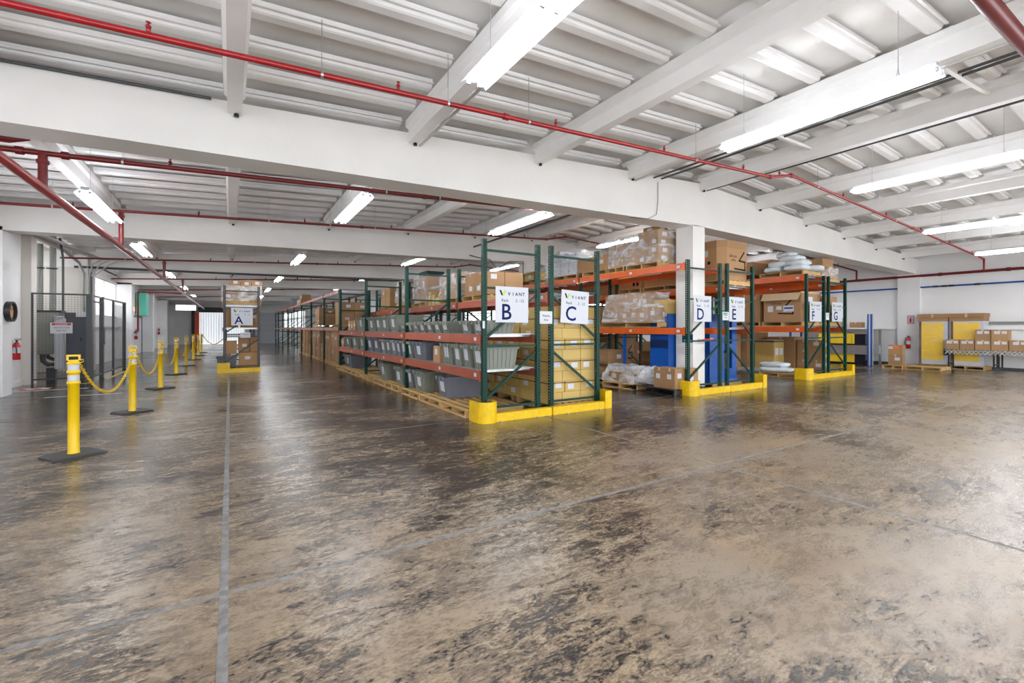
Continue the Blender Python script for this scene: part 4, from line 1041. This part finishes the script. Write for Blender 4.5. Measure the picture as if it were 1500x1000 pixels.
pallet(14.85, 8.75, 1.555, 'wooden pallet under second bulk carton on rack F shelf', 'pallets on rack F shelf', 1.1, 1.15)
c = carton(14.32, 8.2, 1.69, .95, 1.0, .88, 'tall brown carton with orange sticker on the rack F shelf', lx=1)
MB().box(-.003, 0, .12, .25, .72, .82).obj('paper_label', 'orangepaper', c)
pallet(16.15, 7.5, 1.555, 'wooden pallet under carton on the rack G shelf', 'pallets on rack G shelf', 1.05, 1.2)
carton(15.75, 7.0, 1.69, .9, 1.0, .8, 'large brown carton on the rack G shelf behind sign G', lx=1, ly=1)
pallet(14.75, 7.55, 0, 'grey weathered pallet with two bags on the rack F floor', 'pallets on rack F floor', 1.15, 1.15)
bag(14.5, 7.75, .135, .5, .95, .15, 'lower white bag on the weathered pallet in rack F', .1, 3, 'white bags on rack F floor')
bag(14.55, 7.85, .28, .5, .85, .15, 'upper white bag on the weathered pallet in rack F', -.1, 5, 'white bags on rack F floor')
c = carton(15.35, 8.3, .14, .62, .65, .95, 'upright tan drum carton with two papers on rack F floor', ly=0, lx=0, m='buff')
for x in (.08, .34): MB().box(x, x+.2, -.003, 0, .45, .68).obj('paper_label', 'paper', c)
MB().box(-.004, .624, -.004, .654, .88, .93).obj('strap', 'bluegrey', c)
carton(15.15, 9.1, .14, 1.3, 1.0, 1.2, 'dark brown bulk carton deeper on the rack F floor', ly=0)
carton(14.3, 9.3, .14, .8, 1.1, 1.15, 'dark brown bulk carton at the left of rack F floor', ly=0)
carton(16.05, 8.0, .14, .9, .9, 1.05, 'dark brown bulk carton on the floor of rack G', ly=1)
stack(16.1, 7.15, .14, 1, 2, 3, .42, .4, .32, 'floor of rack G behind guard', 'tan', 'tan')
pallet(16.3, 7.6, 0, 'wooden pallet on the floor of rack G', 'pallets on rack G floor', 1.0, 1.2)
for i, (y, z) in enumerate([(10.8, .02), (12.4, .02), (10.8, 1.56), (12.4, 1.56), (10.8, 3.08), (14.6, 1.56)]):
    carton(14.35, y, z, 1.0, 1.3, .9, 'large brown carton, number %s in the deeper bays of rack F' % ORD[i], 'large cartons in deeper rack F', lx=1)
# ------------------------------------------------------------------ rack A contents
pallet(.35, 18.75, 2.29, 'wooden pallet on the top level of dark rack A', 'pallets on rack A', 1.15, 1.0)
for k in range(2):
    for i in range(3):
        carton(-.2+i*.365, 18.3, 2.42+k*.26, .36, .8, .255, 'brown wrapped carton, %s tier, %s from left on rack A top' % (tier(k, 3), ORD[i]), 'wrapped cartons on rack A top', ly=1)
for i in range(3):
    carton(-.02+i*.33, 18.3, 2.94, .32, .8, .2, 'upper brown carton with white label, %s from left, topmost on rack A' % ORD[i], 'topmost cartons on rack A', ly=1)
wrap(-.25, .95, 18.26, 19.14, 2.42, 2.95, 'clear wrap around the cartons on rack A top', 1.0, 4, .03)
for i, (x, w, h) in enumerate([(-.15, .4, .62), (.3, .28, .4), (.55, .34, .6)]):
    carton(x, 18.3, 1.51, w-.01, .6, h, 'brown carton, %s from left on the upper shelf of rack A' % ORD[i], 'cartons on upper shelf of rack A', ly=i == 2)
carton(.27, 18.32, .14, .58, .6, .5, 'wide brown carton low at right in rack A', ly=1)
carton(-.18, 18.5, .6, .38, .5, .45, 'brown carton standing above the tote in rack A', ly=0)
carton(.24, 18.5, .66, .34, .5, .5, 'orange brown carton in the middle of rack A', ly=1)
carton(.6, 18.45, .66, .26, .5, .35, 'small dark brown carton at right in rack A', ly=0)
carton(.6, 18.45, 1.02, .26, .5, .2, 'small flat brown carton upper right in rack A', ly=0)
tote(-.0, 18.5, .14, .42, .5, .42, 'grey lidded tote at the foot of rack A', 'totes in rack A', 'toteb', lab=False)
tote(-.30, 19.0, .0, .2, .5, .5, 'dark grey tote poking out left of rack A', 'totes in rack A', 'toteb', lab=False)
pallet(.35, 18.75, 0, 'wooden pallet on the floor of dark rack A', 'pallets on rack A', 1.15, 1.0)

# ------------------------------------------------------------------ bollards and chains
def bollard(x, y, label, rz=0):
    t = thing('delineator_post', label, 'bollard', (x, y, 0), rz, 'yellow delineator posts')
    def base():
        b = MB(); a, h = .24, .035
        P = [(-a, -a*.8), (-a*.8, -a), (a*.8, -a), (a, -a*.8), (a, a*.8), (a*.8, a), (-a*.8, a), (-a, a*.8)]
        Q = [(p[0]*.9, p[1]*.9) for p in P]; n = 8
        b.prism(P, 'z', 0, .02); b.add([(p[0], p[1], .02) for p in P]+[(q[0], q[1], h) for q in Q], [(i, (i+1) % n, (i+1) % n+n, i+n) for i in range(n)]+[tuple(range(n, 2*n))])
        return b.mesh('base_plate', 'rubber')
    ob('base_plate', cached('bb', base), t, (0, 0, 0), .5)
    def body():
        r = .052; p = [(r+.006, .03), (r+.004, .05), (r, .055), (r, .84), (r+.009, .845), (r+.009, .87), (r, .875), (r, .965), (r+.009, .97), (r+.009, .995), (r, 1.0),
                       (r, 1.07), (r+.008, 1.075), (r+.008, 1.09), (r-.008, 1.1), (r-.012, 1.12)]
        return MB().lathe(p, 20).mesh('post_body', 'yplast')
    ob('post_body', cached('bbody', body), t)
    for z in (.877, .998+.004):
        ob('reflective_band', cached(('rb', z), lambda: MB().lathe([(.0535, z+.003), (.0535, z+.072)], 20).mesh('reflective_band', 'white')), t)
    def hd():
        b = MB(); b.box(-.045, .045, -.02, .02, 1.10, 1.125); b.box(-.06, .06, -.016, .016, 1.165, 1.185); b.box(-.06, -.042, -.016, .016, 1.12, 1.17); b.box(.042, .06, -.016, .016, 1.12, 1.17)
        b.tube([(.06, 0, 1.12), (.085, 0, 1.13), (.085, 0, 1.10), (.06, 0, 1.09)], .007, 6)
        return b.mesh('handle', 'yplast')
    ob('handle', cached('bhd', hd), t)
BP = [(-1.56, 7.25), (-1.47, 10.41), (-1.46, 14.14), (-1.48, 18.2), (-1.47, 22.1), (-1.46, 26.0), (-1.46, 29.9), (-1.46, 33.2)]
for i, (x, y) in enumerate(BP):
    bollard(x, y, 'yellow delineator post with white bands, %s' % ('nearest the camera' if i == 0 else 'farthest in the row' if i == 7 else '%s from the camera' % ORD[i]), .1)
def chain(p, q, sag, nl, label, r=.004, big=.019):
    b = MB(); p = Vector(p); q = Vector(q); n = nl
    pts_ = [p.lerp(q, i/n)-Vector((0, 0, sag*4*(i/n)*(1-i/n))) for i in range(n+1)]
    for i in range(n):
        a, c = pts_[i], pts_[i+1]; d = (c-a); L = d.length*.72; d.normalize(); m_ = (a+c)/2
        s = d.cross(Vector((0, 0, 1))).normalized(); s2 = s.cross(d)
        s = s if i % 2 else s2
        ring = []; k = 8
        for j in range(k+1):
            th = 2*math.pi*j/k; ring.append(m_+d*math.cos(th)*L+s*math.sin(th)*big*.75)
        b.tube(ring, r, 4, False)
    tag(b.obj('chain', 'yplast'), label, 'chain', 'yellow plastic chains')
for i in range(7):
    a, b_ = BP[i], BP[i+1]; L = b_[1]-a[1]
    chain((a[0]+.03, a[1]+.07, 1.09), (b_[0]+.03, b_[1]-.07, 1.09), [.52, .55, .62, .6, .6, .6, .6][i], 70 if i < 2 else 44, 'yellow plastic chain sagging in the %s gap between the posts' % ORD[i], .005 if i < 2 else .007, .024)
chain((-1.4, 33.2, 1.09), (-.2, 24.5, 1.1), .45, 40, 'yellow plastic chain from the farthest post across to rack A', .009, .03)

# ------------------------------------------------------------------ left wall things
def extinguisher(x, y, z, label, face='+x', k=1.0):
    t = thing('fire_extinguisher', label, 'fire extinguisher', (x, y, z), 0 if face == '+x' else math.pi, 'red fire extinguishers')
    t.scale = (k, k, k)
    MB().lathe([(.06, 0), (.07, .015), (.07, .36), (.05, .42), (.025, .44)], 16, (.09, 0, 0)).obj('cylinder', 'extred', t)
    MB().lathe([(.0715, .17), (.0715, .31)], 16, (.09, 0, 0)).obj('instruction_label', 'paper', t)
    MB().lathe([(.022, .44), (.022, .49)], 8, (.09, 0, 0)).box(.05, .17, -.01, .01, .49, .5).box(.05, .19, -.01, .01, .52, .53).obj('valve', 'black', t)
    MB().tube([(.09, -.02, .47), (.1, -.09, .42), (.12, -.1, .25), (.12, -.085, .12)], .011, 6).obj('hose', 'black', t)
    MB().box(0, .02, -.04, .04, .28, .5).obj('bracket', 'galv', t)
extinguisher(-4.64, 16.25, .70, 'red fire extinguisher on the left wall below the round dial')
extinguisher(-4.1, 29.35, .92, 'red fire extinguisher on the pillar beyond the wire cage')
extinguisher(-4.65, 43.2, 1.0, 'red fire extinguisher far down the left wall beyond the doors')
extinguisher(22.98, 7.12, .68, 'red fire extinguisher on the right wall pillar under its sign', '-x')
t = thing('extinguisher_sign', 'red framed white fire extinguisher sign on right wall pillar', 'sign', (22.99, 7.08, 1.66))
MB().box(-.012, 0, -.1, .1, 0, .33).obj('sign_board', 'paper', t); MB().box(-.014, -.012, -.1, -.085, 0, .33).box(-.014, -.012, .085, .1, 0, .33).box(-.014, -.012, -.1, .1, .315, .33).box(-.014, -.012, -.1, .1, 0, .015).obj('sign_border', 'extred', t)
MB().box(-.0145, -.012, -.03, .03, .05, .2).box(-.0145, -.012, -.012, .012, .2, .24).box(-.0145, -.012, -.05, .02, .24, .26).obj('extinguisher_symbol', 'extred', t)
t = thing('wall_clock', 'round dial with thick black rim on the left pillar', 'clock', (-4.19, 14.45, 1.86))
def disc(r0, r1, x0, x1, m, name, n=28):
    q = MB()
    for i in range(n):
        a, b_ = 2*math.pi*i/n, 2*math.pi*(i+1)/n
        f = lambda r, th, x: (x, r*math.cos(th), r*math.sin(th))
        q.hexa([f(r0, a, x0), f(r1, a, x0), f(r1, b_, x0), f(r0, b_, x0)], [f(r0, a, x1), f(r1, a, x1), f(r1, b_, x1), f(r0, b_, x1)])
    return q.obj(name, m, t)
disc(.19, .225, 0, .1, 'black', 'rim'); disc(.0, .195, .03, .04, 'cardin', 'dial'); disc(.0, .05, .04, .06, 'orangepaper', 'hub')
MB().beam((.05, 0, 0), (.05, .12, .06), .008, .012).beam((.055, 0, 0), (.055, -.02, .15), .006, .01).obj('hands', 'black', t)
# wire cage
t = thing('wire_cage', 'dark grey wire mesh cage enclosing the electrical cabinets', 'fence', (-3.3, 16.85, 0))
CH = 2.43
def cpost(x, y, w, m='dkmetal', h=CH): MB().box(x-w/2, x+w/2, y-w/2, y+w/2, 0, h).obj('cage_post', m, t)
cpost(0, 0, .12); cpost(-1.14, .05, .04, h=CH); cpost(.0, 1.4, .1); cpost(0, 3.0, .06); cpost(0, 4.85, .09); cpost(.0, .28, .05)
def panel(ax, a, b, c, z0, z1, s=.06):
    q = MB(); r = .0017; n = int((b-a)/s)
    for i in range(n+1):
        u = a+(b-a)*i/n
        if ax == 'x': q.box(u-r, u+r, c-r, c+r, z0, z1)
        else: q.box(c-r, c+r, u-r, u+r, z0, z1)
    n = int((z1-z0)/(s*1.0))
    for i in range(n+1):
        z = z0+(z1-z0)*i/n
        if ax == 'x': q.box(a, b, c-r, c+r, z-r, z+r)
        else: q.box(c-r, c+r, a, b, z-r, z+r)
    o = q.obj('wire_mesh', 'dkmetal', t); o['kind'] = 'stuff'
panel('x', -1.12, -.06, .02, .15, CH-.04); panel('y', .3, 1.35, 0, .12, CH-.15); panel('y', 1.45, 2.97, 0, .12, CH-.15); panel('y', 3.03, 4.8, 0, .12, CH-.15)
q = MB().box(-1.14, 0, 0, .04, CH-.04, CH).box(-1.14, 0, 0, .04, .11, .15).box(-.02, .02, 0, 4.85, CH-.05, CH).box(-.02, .02, .3, 4.85, .10, .14).box(-.02, .02, .3, 1.4, CH-.2, CH-.16)
q.obj('cage_rail', 'dkmetal', t)
MB().box(.03, .07, .3, .38, .9, 1.02).obj('door_latch', 'galv', t); MB().box(-.02, .08, 1.28, 1.42, 1.0, 1.5).obj('lock_plate', 'dkmetal', t)
d = thing('danger_sign', 'white danger sign with red header hung on the cage', 'sign', (-3.86, 16.82, 1.52))
MB().box(-.22, .22, -.004, 0, -.17, .12).obj('sign_board', 'paper', d); MB().box(-.19, .19, -.006, -.004, .05, .105).obj('header', 'rink', d)
text('DANGER', .06, 'paper', d, (0, -.0068, .055), align='CENTER'); text('HIGH VOLTAGE', .045, 'ink', d, (0, -.0048, -.03), align='CENTER'); text('KEEP OUT', .045, 'ink', d, (0, -.0048, -.11), align='CENTER')
# transformer and cabinet
t = thing('transformer_cabinet', 'grey square transformer box behind the cage mesh', 'electrical cabinet', (-4.6, 18.5, .72))
MB().box(-.26, .3, 0, .5, 0, 1.25).obj('cabinet_body', 'grey', t); MB().box(-.30, .34, -.02, .52, 1.25, 1.29).box(-.29, -.26, .0, .5, 0, 1.25).obj('cabinet_edge', 'black', t)
MB().box(-.24, .28, -.012, 0, .03, 1.22).obj('cabinet_door', 'grey', t)
MB().tube([(-.08, .1, 0), (-.06, .1, -.2), (.05, .08, -.3), (.2, .08, -.3)], .06, 10).tube([(0, .2, 0), (.03, .2, -.1), (.15, .18, -.16), (.24, .18, -.16)], .05, 10).box(.0, .2, .1, .3, -.72, -.4).obj('cable_duct', 'dkmetal', t)
t = thing('electrical_panel', 'dark blue grey electrical panel with white plate behind mesh', 'electrical cabinet', (-3.95, 18.6, .0))
MB().box(-.22, .22, 0, .4, .48, 1.78).obj('cabinet_body', 'bluegrey', t); MB().box(-.26, .26, .02, .42, 1.78, 1.96).obj('cabinet_top', 'dkmetal', t)
MB().box(-.0, .24, -.01, .02, 1.83, 1.98).obj('name_plate', 'paper', t); MB().box(-.18, .18, .1, .3, 0, .48).obj('plinth', 'bluegrey', t); MB().box(.1, .14, -.03, 0, 1.1, 1.2).obj('handle', 'black', t)
t = thing('meter_box', 'white meter box with round glass between cabinets', 'electrical cabinet', (-4.3, 18.3, .3))
MB().box(-.05, .14, 0, .12, 0, 1.55).obj('box_body', 'white', t); MB().lathe([(.08, 0), (.08, .04)], 14, (.05, 0, 1.5)).obj('meter', 'galv', t)
for i, x in enumerate((-4.78, -4.5)):
    t = tag(MB().tube([(x, 18.8, 2.0), (x, 18.8, 4.3)], .075, 12).obj('conduit', 'grey'), 'thick grey vertical conduit above transformer, %s one' % ['left', 'right'][i], 'conduit', 'electrical conduits')
    MB().box(x-.12, x+.12, 18.7, 18.74, 3.25, 3.28).obj('strap', 'black', t)
cond([(-4.28, 18.8, 2.0), (-4.28, 18.8, 3.6), (-4.35, 18.8, 4.2)], .03, 'thin grey conduit beside the two thick ones above transformer', 'dkmetal')
cond([(-4.5, 15.0, 4.05), (-4.4, 19.5, 3.9), (-4.35, 20.8, 3.7), (-4.35, 21.4, 3.4), (-4.35, 21.4, 1.9)], .05, 'pale conduit bending down the left wall, leftmost by the opening')
cond([(-4.25, 21.45, 4.0), (-4.25, 21.45, 1.9)], .035, 'pale vertical conduit, middle of three by the opening')
cond([(-4.15, 21.4, 3.45), (-4.15, 21.45, 1.9)], .03, 'grey vertical conduit, rightmost of three by the opening', 'dkmetal')
for i, x in enumerate((-4.1, -3.9, -3.65)):
    cond([(-4.2+i*.04, 21.4, 3.3), (x, 21.35, 3.75), (x+.25, 21.3, 3.9), (x+.9, 21.3, 3.95)], .022, 'pale conduit fanning out above the opening, %s of three' % ORD[i])
for i in range(3):
    cond([(-4.55+i*.16, 14.75, 4.0-.05*i), (-4.3+i*.2, 21.4, 4.05-.05*i)], .035, 'pale ceiling conduit near left wall, %s of three' % ORD[i])
# dark hangers on third girder
for i in range(5):
    t = thing('bracket', 'black bracket on the third girder face, %s from left' % ORD[i], 'bracket', (-2.3+i*2.39, 21.68, 3.62), 0, 'brackets on the third girder'); MB().box(-.02, .02, -.04, 0, -.02, .28).obj('bracket_bar', 'black', t)
# far left: doors, teal light block, pipe, exit sign, curtain
def door(n, y0, y1, h, m='white'):
    d = ob('door_%d' % n, None); d['kind'] = 'structure'; d.location = (-4.63, y0, 0)
    w = y1-y0
    MB().box(-.02, .06, -.1, 0, 0, h+.1).box(-.02, .06, w, w+.1, 0, h+.1).box(-.02, .06, -.1, w+.1, h, h+.1).obj('door_frame', 'dkmetal', d)
    MB().box(-.01, .03, 0, w/2-.01, .01, h).obj('door_leaf', m, d); MB().box(-.01, .03, w/2+.01, w, .01, h).obj('door_leaf', m, d)
    MB().box(.03, .08, w/2-.15, w/2-.1, 1.0, 1.2).obj('door_handle', 'galv', d)
door(1, 31.6, 35.6, 2.1); door(2, 38.5, 40.5, 2.1)
t = thing('teal_light_block', 'block coloured as teal light high on the far left wall', 'duct', (-4.35, 33.9, 2.2)); MB().box(-.25, .2, -.2, .9, 0, 1.35).obj('duct_body', 'teal', t); MB().box(-.27, .22, -.22, .92, .0, .06).obj('light_block_rim', 'teal', t)  # teal light put into the colour of a stand-in block
t = thing('duct_post', 'dark blue vertical pipe housing beside the teal light block', 'duct', (-4.3, 37.2, 1.1)); MB().box(-.36, .12, -.12, .12, 0, 2.3).obj('duct_body', 'dkblue', t)
MB().box(-.13, .13, -.13, .13, -.2, 0).obj('duct_foot', 'wallg', t)
tag(MB().tube([(-3.98, 29.7, 1.3), (-3.98, 29.7, 3.32), (-1.95, 29.7, 3.32)], .045, 10).obj('drop_pipe', 'red'), 'bright red pipe turning down beside the far left door', 'pipe')
t = thing('exit_sign', 'hanging white emergency exit sign with green letters', 'sign', (-2.42, 36, 2.63))
MB().box(-.53, .53, 0, .06, 0, .33).obj('sign_board', emat('lit_sign', (.95, 1, .97), .9), t)
text('EMERGENCY', .14, 'gink', t, (0, -.001, .18), align='CENTER'); text('EXIT', .13, 'gink', t, (0, -.001, .04), align='CENTER')
for x in (-.4, .4): MB().tube([(x, .03, .33), (x, .03, 1.9)], .008, 5).obj('hanger_rod', 'galv', t)
t = thing('exit_lamp', 'small lit red exit box above the far left door', 'light', (-4.65, 33.0, 2.45)); MB().box(0, .06, -.2, .2, 0, .2).obj('lamp_box', emat('red_exit_lens', (1, .15, .08), 1.5), t)
t = thing('strip_curtain', 'clear vinyl strip curtain filling the end doorway', 'curtain', (-.6, 51.0, 0))
for i in range(18): MB().box(-1.78+i*.2, -1.60+i*.2, -.01-.012*(i % 2), 0-.012*(i % 2), .02, 2.95).obj('vinyl_strip', 'strip', t)
MB().box(-1.9, 1.9, -.25, 0, 2.93, 3.4).obj('header_box', 'black', t)
tag(MB().box(-2.75, -2.42, 50.8, 51, 0, 2.9).obj('door_jamb', 'orangep'), 'bright orange door jamb left of the strip curtain', 'door jamb')
tag(MB().box(-3.0, -2.76, 50.82, 51, 0, 3.1).obj('door_jamb', 'black'), 'black door jamb post left of the orange jamb', 'door jamb')
t = thing('roll_up_door', 'white panelled roll up door at the far right end of aisle', 'door', (2.9, 50.98, 0))
for i in range(6): MB().box(-1.3, 1.3, -.06, 0, i*.5+.01, i*.5+.49).obj('door_panel', 'white', t)
tag(MB().box(-2.2, -1.0, 54.2, 54.4, 0, 3.4).box(-6, 8, 54.6, 54.7, 0, 3.4).box(-6, 8, 51.2, 53.9, 3.35, 3.45).obj('wall_and_shade_roof', 'wallp'), 'pale wall and added shading roof beyond the strip curtain', 'wall', kind='structure')  # roof slab added to shade the bright space behind the curtain

# ------------------------------------------------------------------ right wall things
def wrapped_panel(y0, y1, label, n):
    t = thing('wrapped_pallet_load', label, 'pallet load', (22.75, (y0+y1)/2, .14), 0, 'yellow wrapped loads by the right wall')
    w = (y1-y0)/2
    MB().box(-.25, .3, -w, w, 0, 1.62).obj('load_body', 'white', t)
    MB().box(-.262, -.25, -w+.12, w-.1, .16, 1.55).obj('yellow_panel', 'yellowbox', t)
    MB().box(-.27, .31, -w-.01, w+.01, 1.6, 1.74).obj('carton_cap', 'tan', t)
    q = MB(); 
    for i in range(4): q.box(-.30, .32, -w-.03, w+.02, 1.745+i*.035, 1.775+i*.035)
    q.obj('flat_cartons', 'tan', t); MB().box(-.31, .33, -.03, .03, 1.74, 1.89).obj('strap', 'tape', t)
    MB().box(-.275, -.262, w-.1, w-.03, 0, 1.6).obj('edge_strip', 'dkcard', t)
    pallet(22.8, (y0+y1)/2, 0, 'wooden pallet under the %s yellow wrapped load' % n, 'pallets by the right wall', .9, y1-y0+.1)
    wrap(22.46, 23.08, y0+.0, y1-.0, .14, 1.78, 'glossy film around the %s yellow load by the right wall' % n, 1.0, 11+len(n), .006, m='filmthin')
wrapped_panel(5.85, 6.7, 'left yellow faced load topped with flattened cartons by right wall', 'left')
wrapped_panel(4.9, 5.8, 'right yellow faced load topped with flattened cartons by right wall', 'right')
# conveyor
t = thing('roller_conveyor', 'expandable scissor lattice conveyor by the right wall', 'conveyor', (22.4, 5.85, 0))
for xx in (-.2, .25):
    q = MB(); y = 0
    for i in range(36):
        q.beam((xx, -y, .55), (xx, -y-.13, .71), .014, .028); q.beam((xx+.016, -y, .71), (xx+.016, -y-.13, .55), .014, .028); y += .115
    q.obj('scissor_lattice', 'steel', t)
for i in range(36):
    me = cached('roller', lambda: MB().tube([(-.2, 0, 0), (.25, 0, 0)], .016, 6).mesh('roller', 'galv')); ob('roller', me, t, (0, -.06-i*.115, .70))
for y in (-.1, -1.25, -2.6, -4.0):
    q = MB()
    for xx in (-.18, .23): q.box(xx-.02, xx+.02, y-.02, y+.02, .1, .6); q.box(xx-.02, xx+.02, y-.14, y-.10, .1, .6)
    q.box(-.18, .23, y-.02, y+.02, .2, .24); q.obj('leg', 'black', t)
    for xx in (-.18, .23):
        o = MB().tube([(xx, y-.05, .055), (xx+.03, y-.05, .055)], .055, 10).obj('caster', 'dkmetal', t)
MB().box(-.24, .29, 0, .03, .5, .74).obj('end_bracket', 'black', t)
cy = [(5.47, 5.84), (5.08, 5.45), (4.68, 5.06), (4.26, 4.66), (3.82, 4.24), (3.4, 3.8)]
for i, (a, b_) in enumerate(cy):
    c = carton(22.2, a, .722, .4, b_-a, .355, 'brown carton on the conveyor, %s from its left end' % ORD[i], 'cartons on the conveyor', lx=0)
    MB().box(-.002, 0, .03, .15, .22, .31).obj('paper_label', 'paper', c); MB().box(-.002, 0, .19, .33, .21, .31).obj('paper_label', 'paper', c)
for i, (a, b_) in enumerate(cy[2:4]):
    c = carton(22.2, a, 1.078, .4, b_-a, .36, 'brown carton stacked on upper layer of the conveyor, %s one' % ['left', 'right'][i], 'upper cartons on the conveyor', lx=0)
    MB().box(-.002, 0, .03, .15, .22, .31).obj('paper_label', 'paper', c); MB().box(-.002, 0, .19, .33, .21, .31).obj('paper_label', 'paper', c)
# cartons and pallet in front of the wall
pallet(21.2, 6.9, 0, 'wooden pallet under the two stacked cartons near right wall', 'pallets on the open floor', 1.0, .62)
pallet(21.2, 6.05, 0, 'empty wooden pallet lying beside two stacked cartons', 'pallets on the open floor', 1.0, 1.0)
c = carton(20.85, 6.66, .135, .26, .42, .38, 'lower of two stacked cartons near the right wall', lx=1)
c = carton(20.85, 6.66, .517, .26, .42, .35, 'upper stacked carton with red orange label near right wall', lx=0)
MB().box(-.003, 0, .1, .26, .22, .31).obj('paper_label', 'orangepaper', c); MB().box(-.003, 0, .28, .41, .2, .3).obj('paper_label', 'paper', c)
# blue upright shelf with yellow machines
t = thing('shelf_rack', 'grey shelf rack with blue and white uprights by the right wall', 'rack', (22.2, 8.0, 0))
MB().box(-.45, -.38, .02, .07, 0, 2.05).obj('upright', 'blue', t); MB().box(-.45, -.38, -.035, .018, 0, 2.04).obj('upright', 'white', t); MB().box(-.45, -.38, -.09, -.037, 0, 2.05).obj('upright', 'blue', t); MB().box(-.44, -.38, -.11, -.092, 0, 2.04).obj('upright', 'white', t)
MB().box(-.45, -.38, 3.0, 3.07, 0, 2.05).obj('upright', 'blue', t); MB().box(.5, .57, -.05, .03, 0, 1.42).obj('upright', 'galv', t); MB().box(.5, .57, 3.0, 3.07, 0, 2.05).obj('upright', 'blue', t)
MB().box(-.42, .55, .0, 3.0, .42, .78).obj('shelf_panel', 'galv', t); MB().box(-.42, .75, .0, 3.0, 1.45, 1.5).obj('shelf_panel', 'wallp', t)
for i, z in enumerate((.02, .785)):
    t = thing('generator', 'yellow boxed compressor with black grille, %s one on the shelf rack' % ['lower', 'upper'][i], 'machine', (22.2, 8.6, z), 0, 'yellow compressors')
    MB().box(-.35, .4, -.05, 1.3, .06, .40 if i == 0 else .47).obj('machine_body', 'yellowbox', t)
    MB().box(-.34, .39, -.42, -.05, .06, .40 if i == 0 else .46).obj('grille', 'screen', t)
    MB().box(-.3, .3, -.4, 1.25, 0, .06).obj('skid', 'black', t)
    if i:
        for j, ch_ in enumerate('KAESER'): text(ch_, .07, 'ink', t, (-.351, .06, .38-j*.062), '-x')
        MB().box(-.352, -.35, .75, .95, .25, .36).obj('paper_label', 'paper', t)
carton(21.85, 8.3, 1.505, .3, .42, .22, 'small tan carton on top shelf of the blue upright rack', lx=0)
t = thing('steel_pot', 'round steel vessel on the shelf beside the small carton', 'container', (22.3, 9.3, 1.505)); MB().lathe([(.25, 0), (.25, .4), (.27, .4), (.27, .43)], 18).obj('vessel_body', 'galv', t)
# clear small things: floor scraps near the drain line
for i, (x, y) in enumerate([(4.2, 2.15), (4.5, 2.45), (4.0, 2.0), (4.8, 2.7), (5.2, 2.55), (4.9, 2.2), (3.75, 2.2), (5.8, 2.3)]):
    q = MB(); a = R.uniform(0, 3); l_ = R.uniform(.02, .045)
    d = Vector((math.cos(a), math.sin(a), 0)); n_ = Vector((-d.y, d.x, 0)); c0 = Vector((x, y, 0))
    q.hexa([c0-d*l_-n_*.008, c0+d*l_*.2-n_*.014, c0+d*l_+n_*.004, c0-d*l_*.3+n_*.012], [c0-d*l_*.8-n_*.004+Vector((0, 0, .003)), c0+d*l_*.2-n_*.01+Vector((0, 0, .006)), c0+d*l_*.8+n_*.002+Vector((0, 0, .003)), c0-d*l_*.3+n_*.01+Vector((0, 0, .005))])
    tag(q.obj('debris_chip', 'black'), 'small dark chip on bare concrete, %s of scattered group' % ORD[i], 'debris', 'dark chips on the open floor')
print('objects', len(bpy.data.objects), 'tops', len(LABELS))
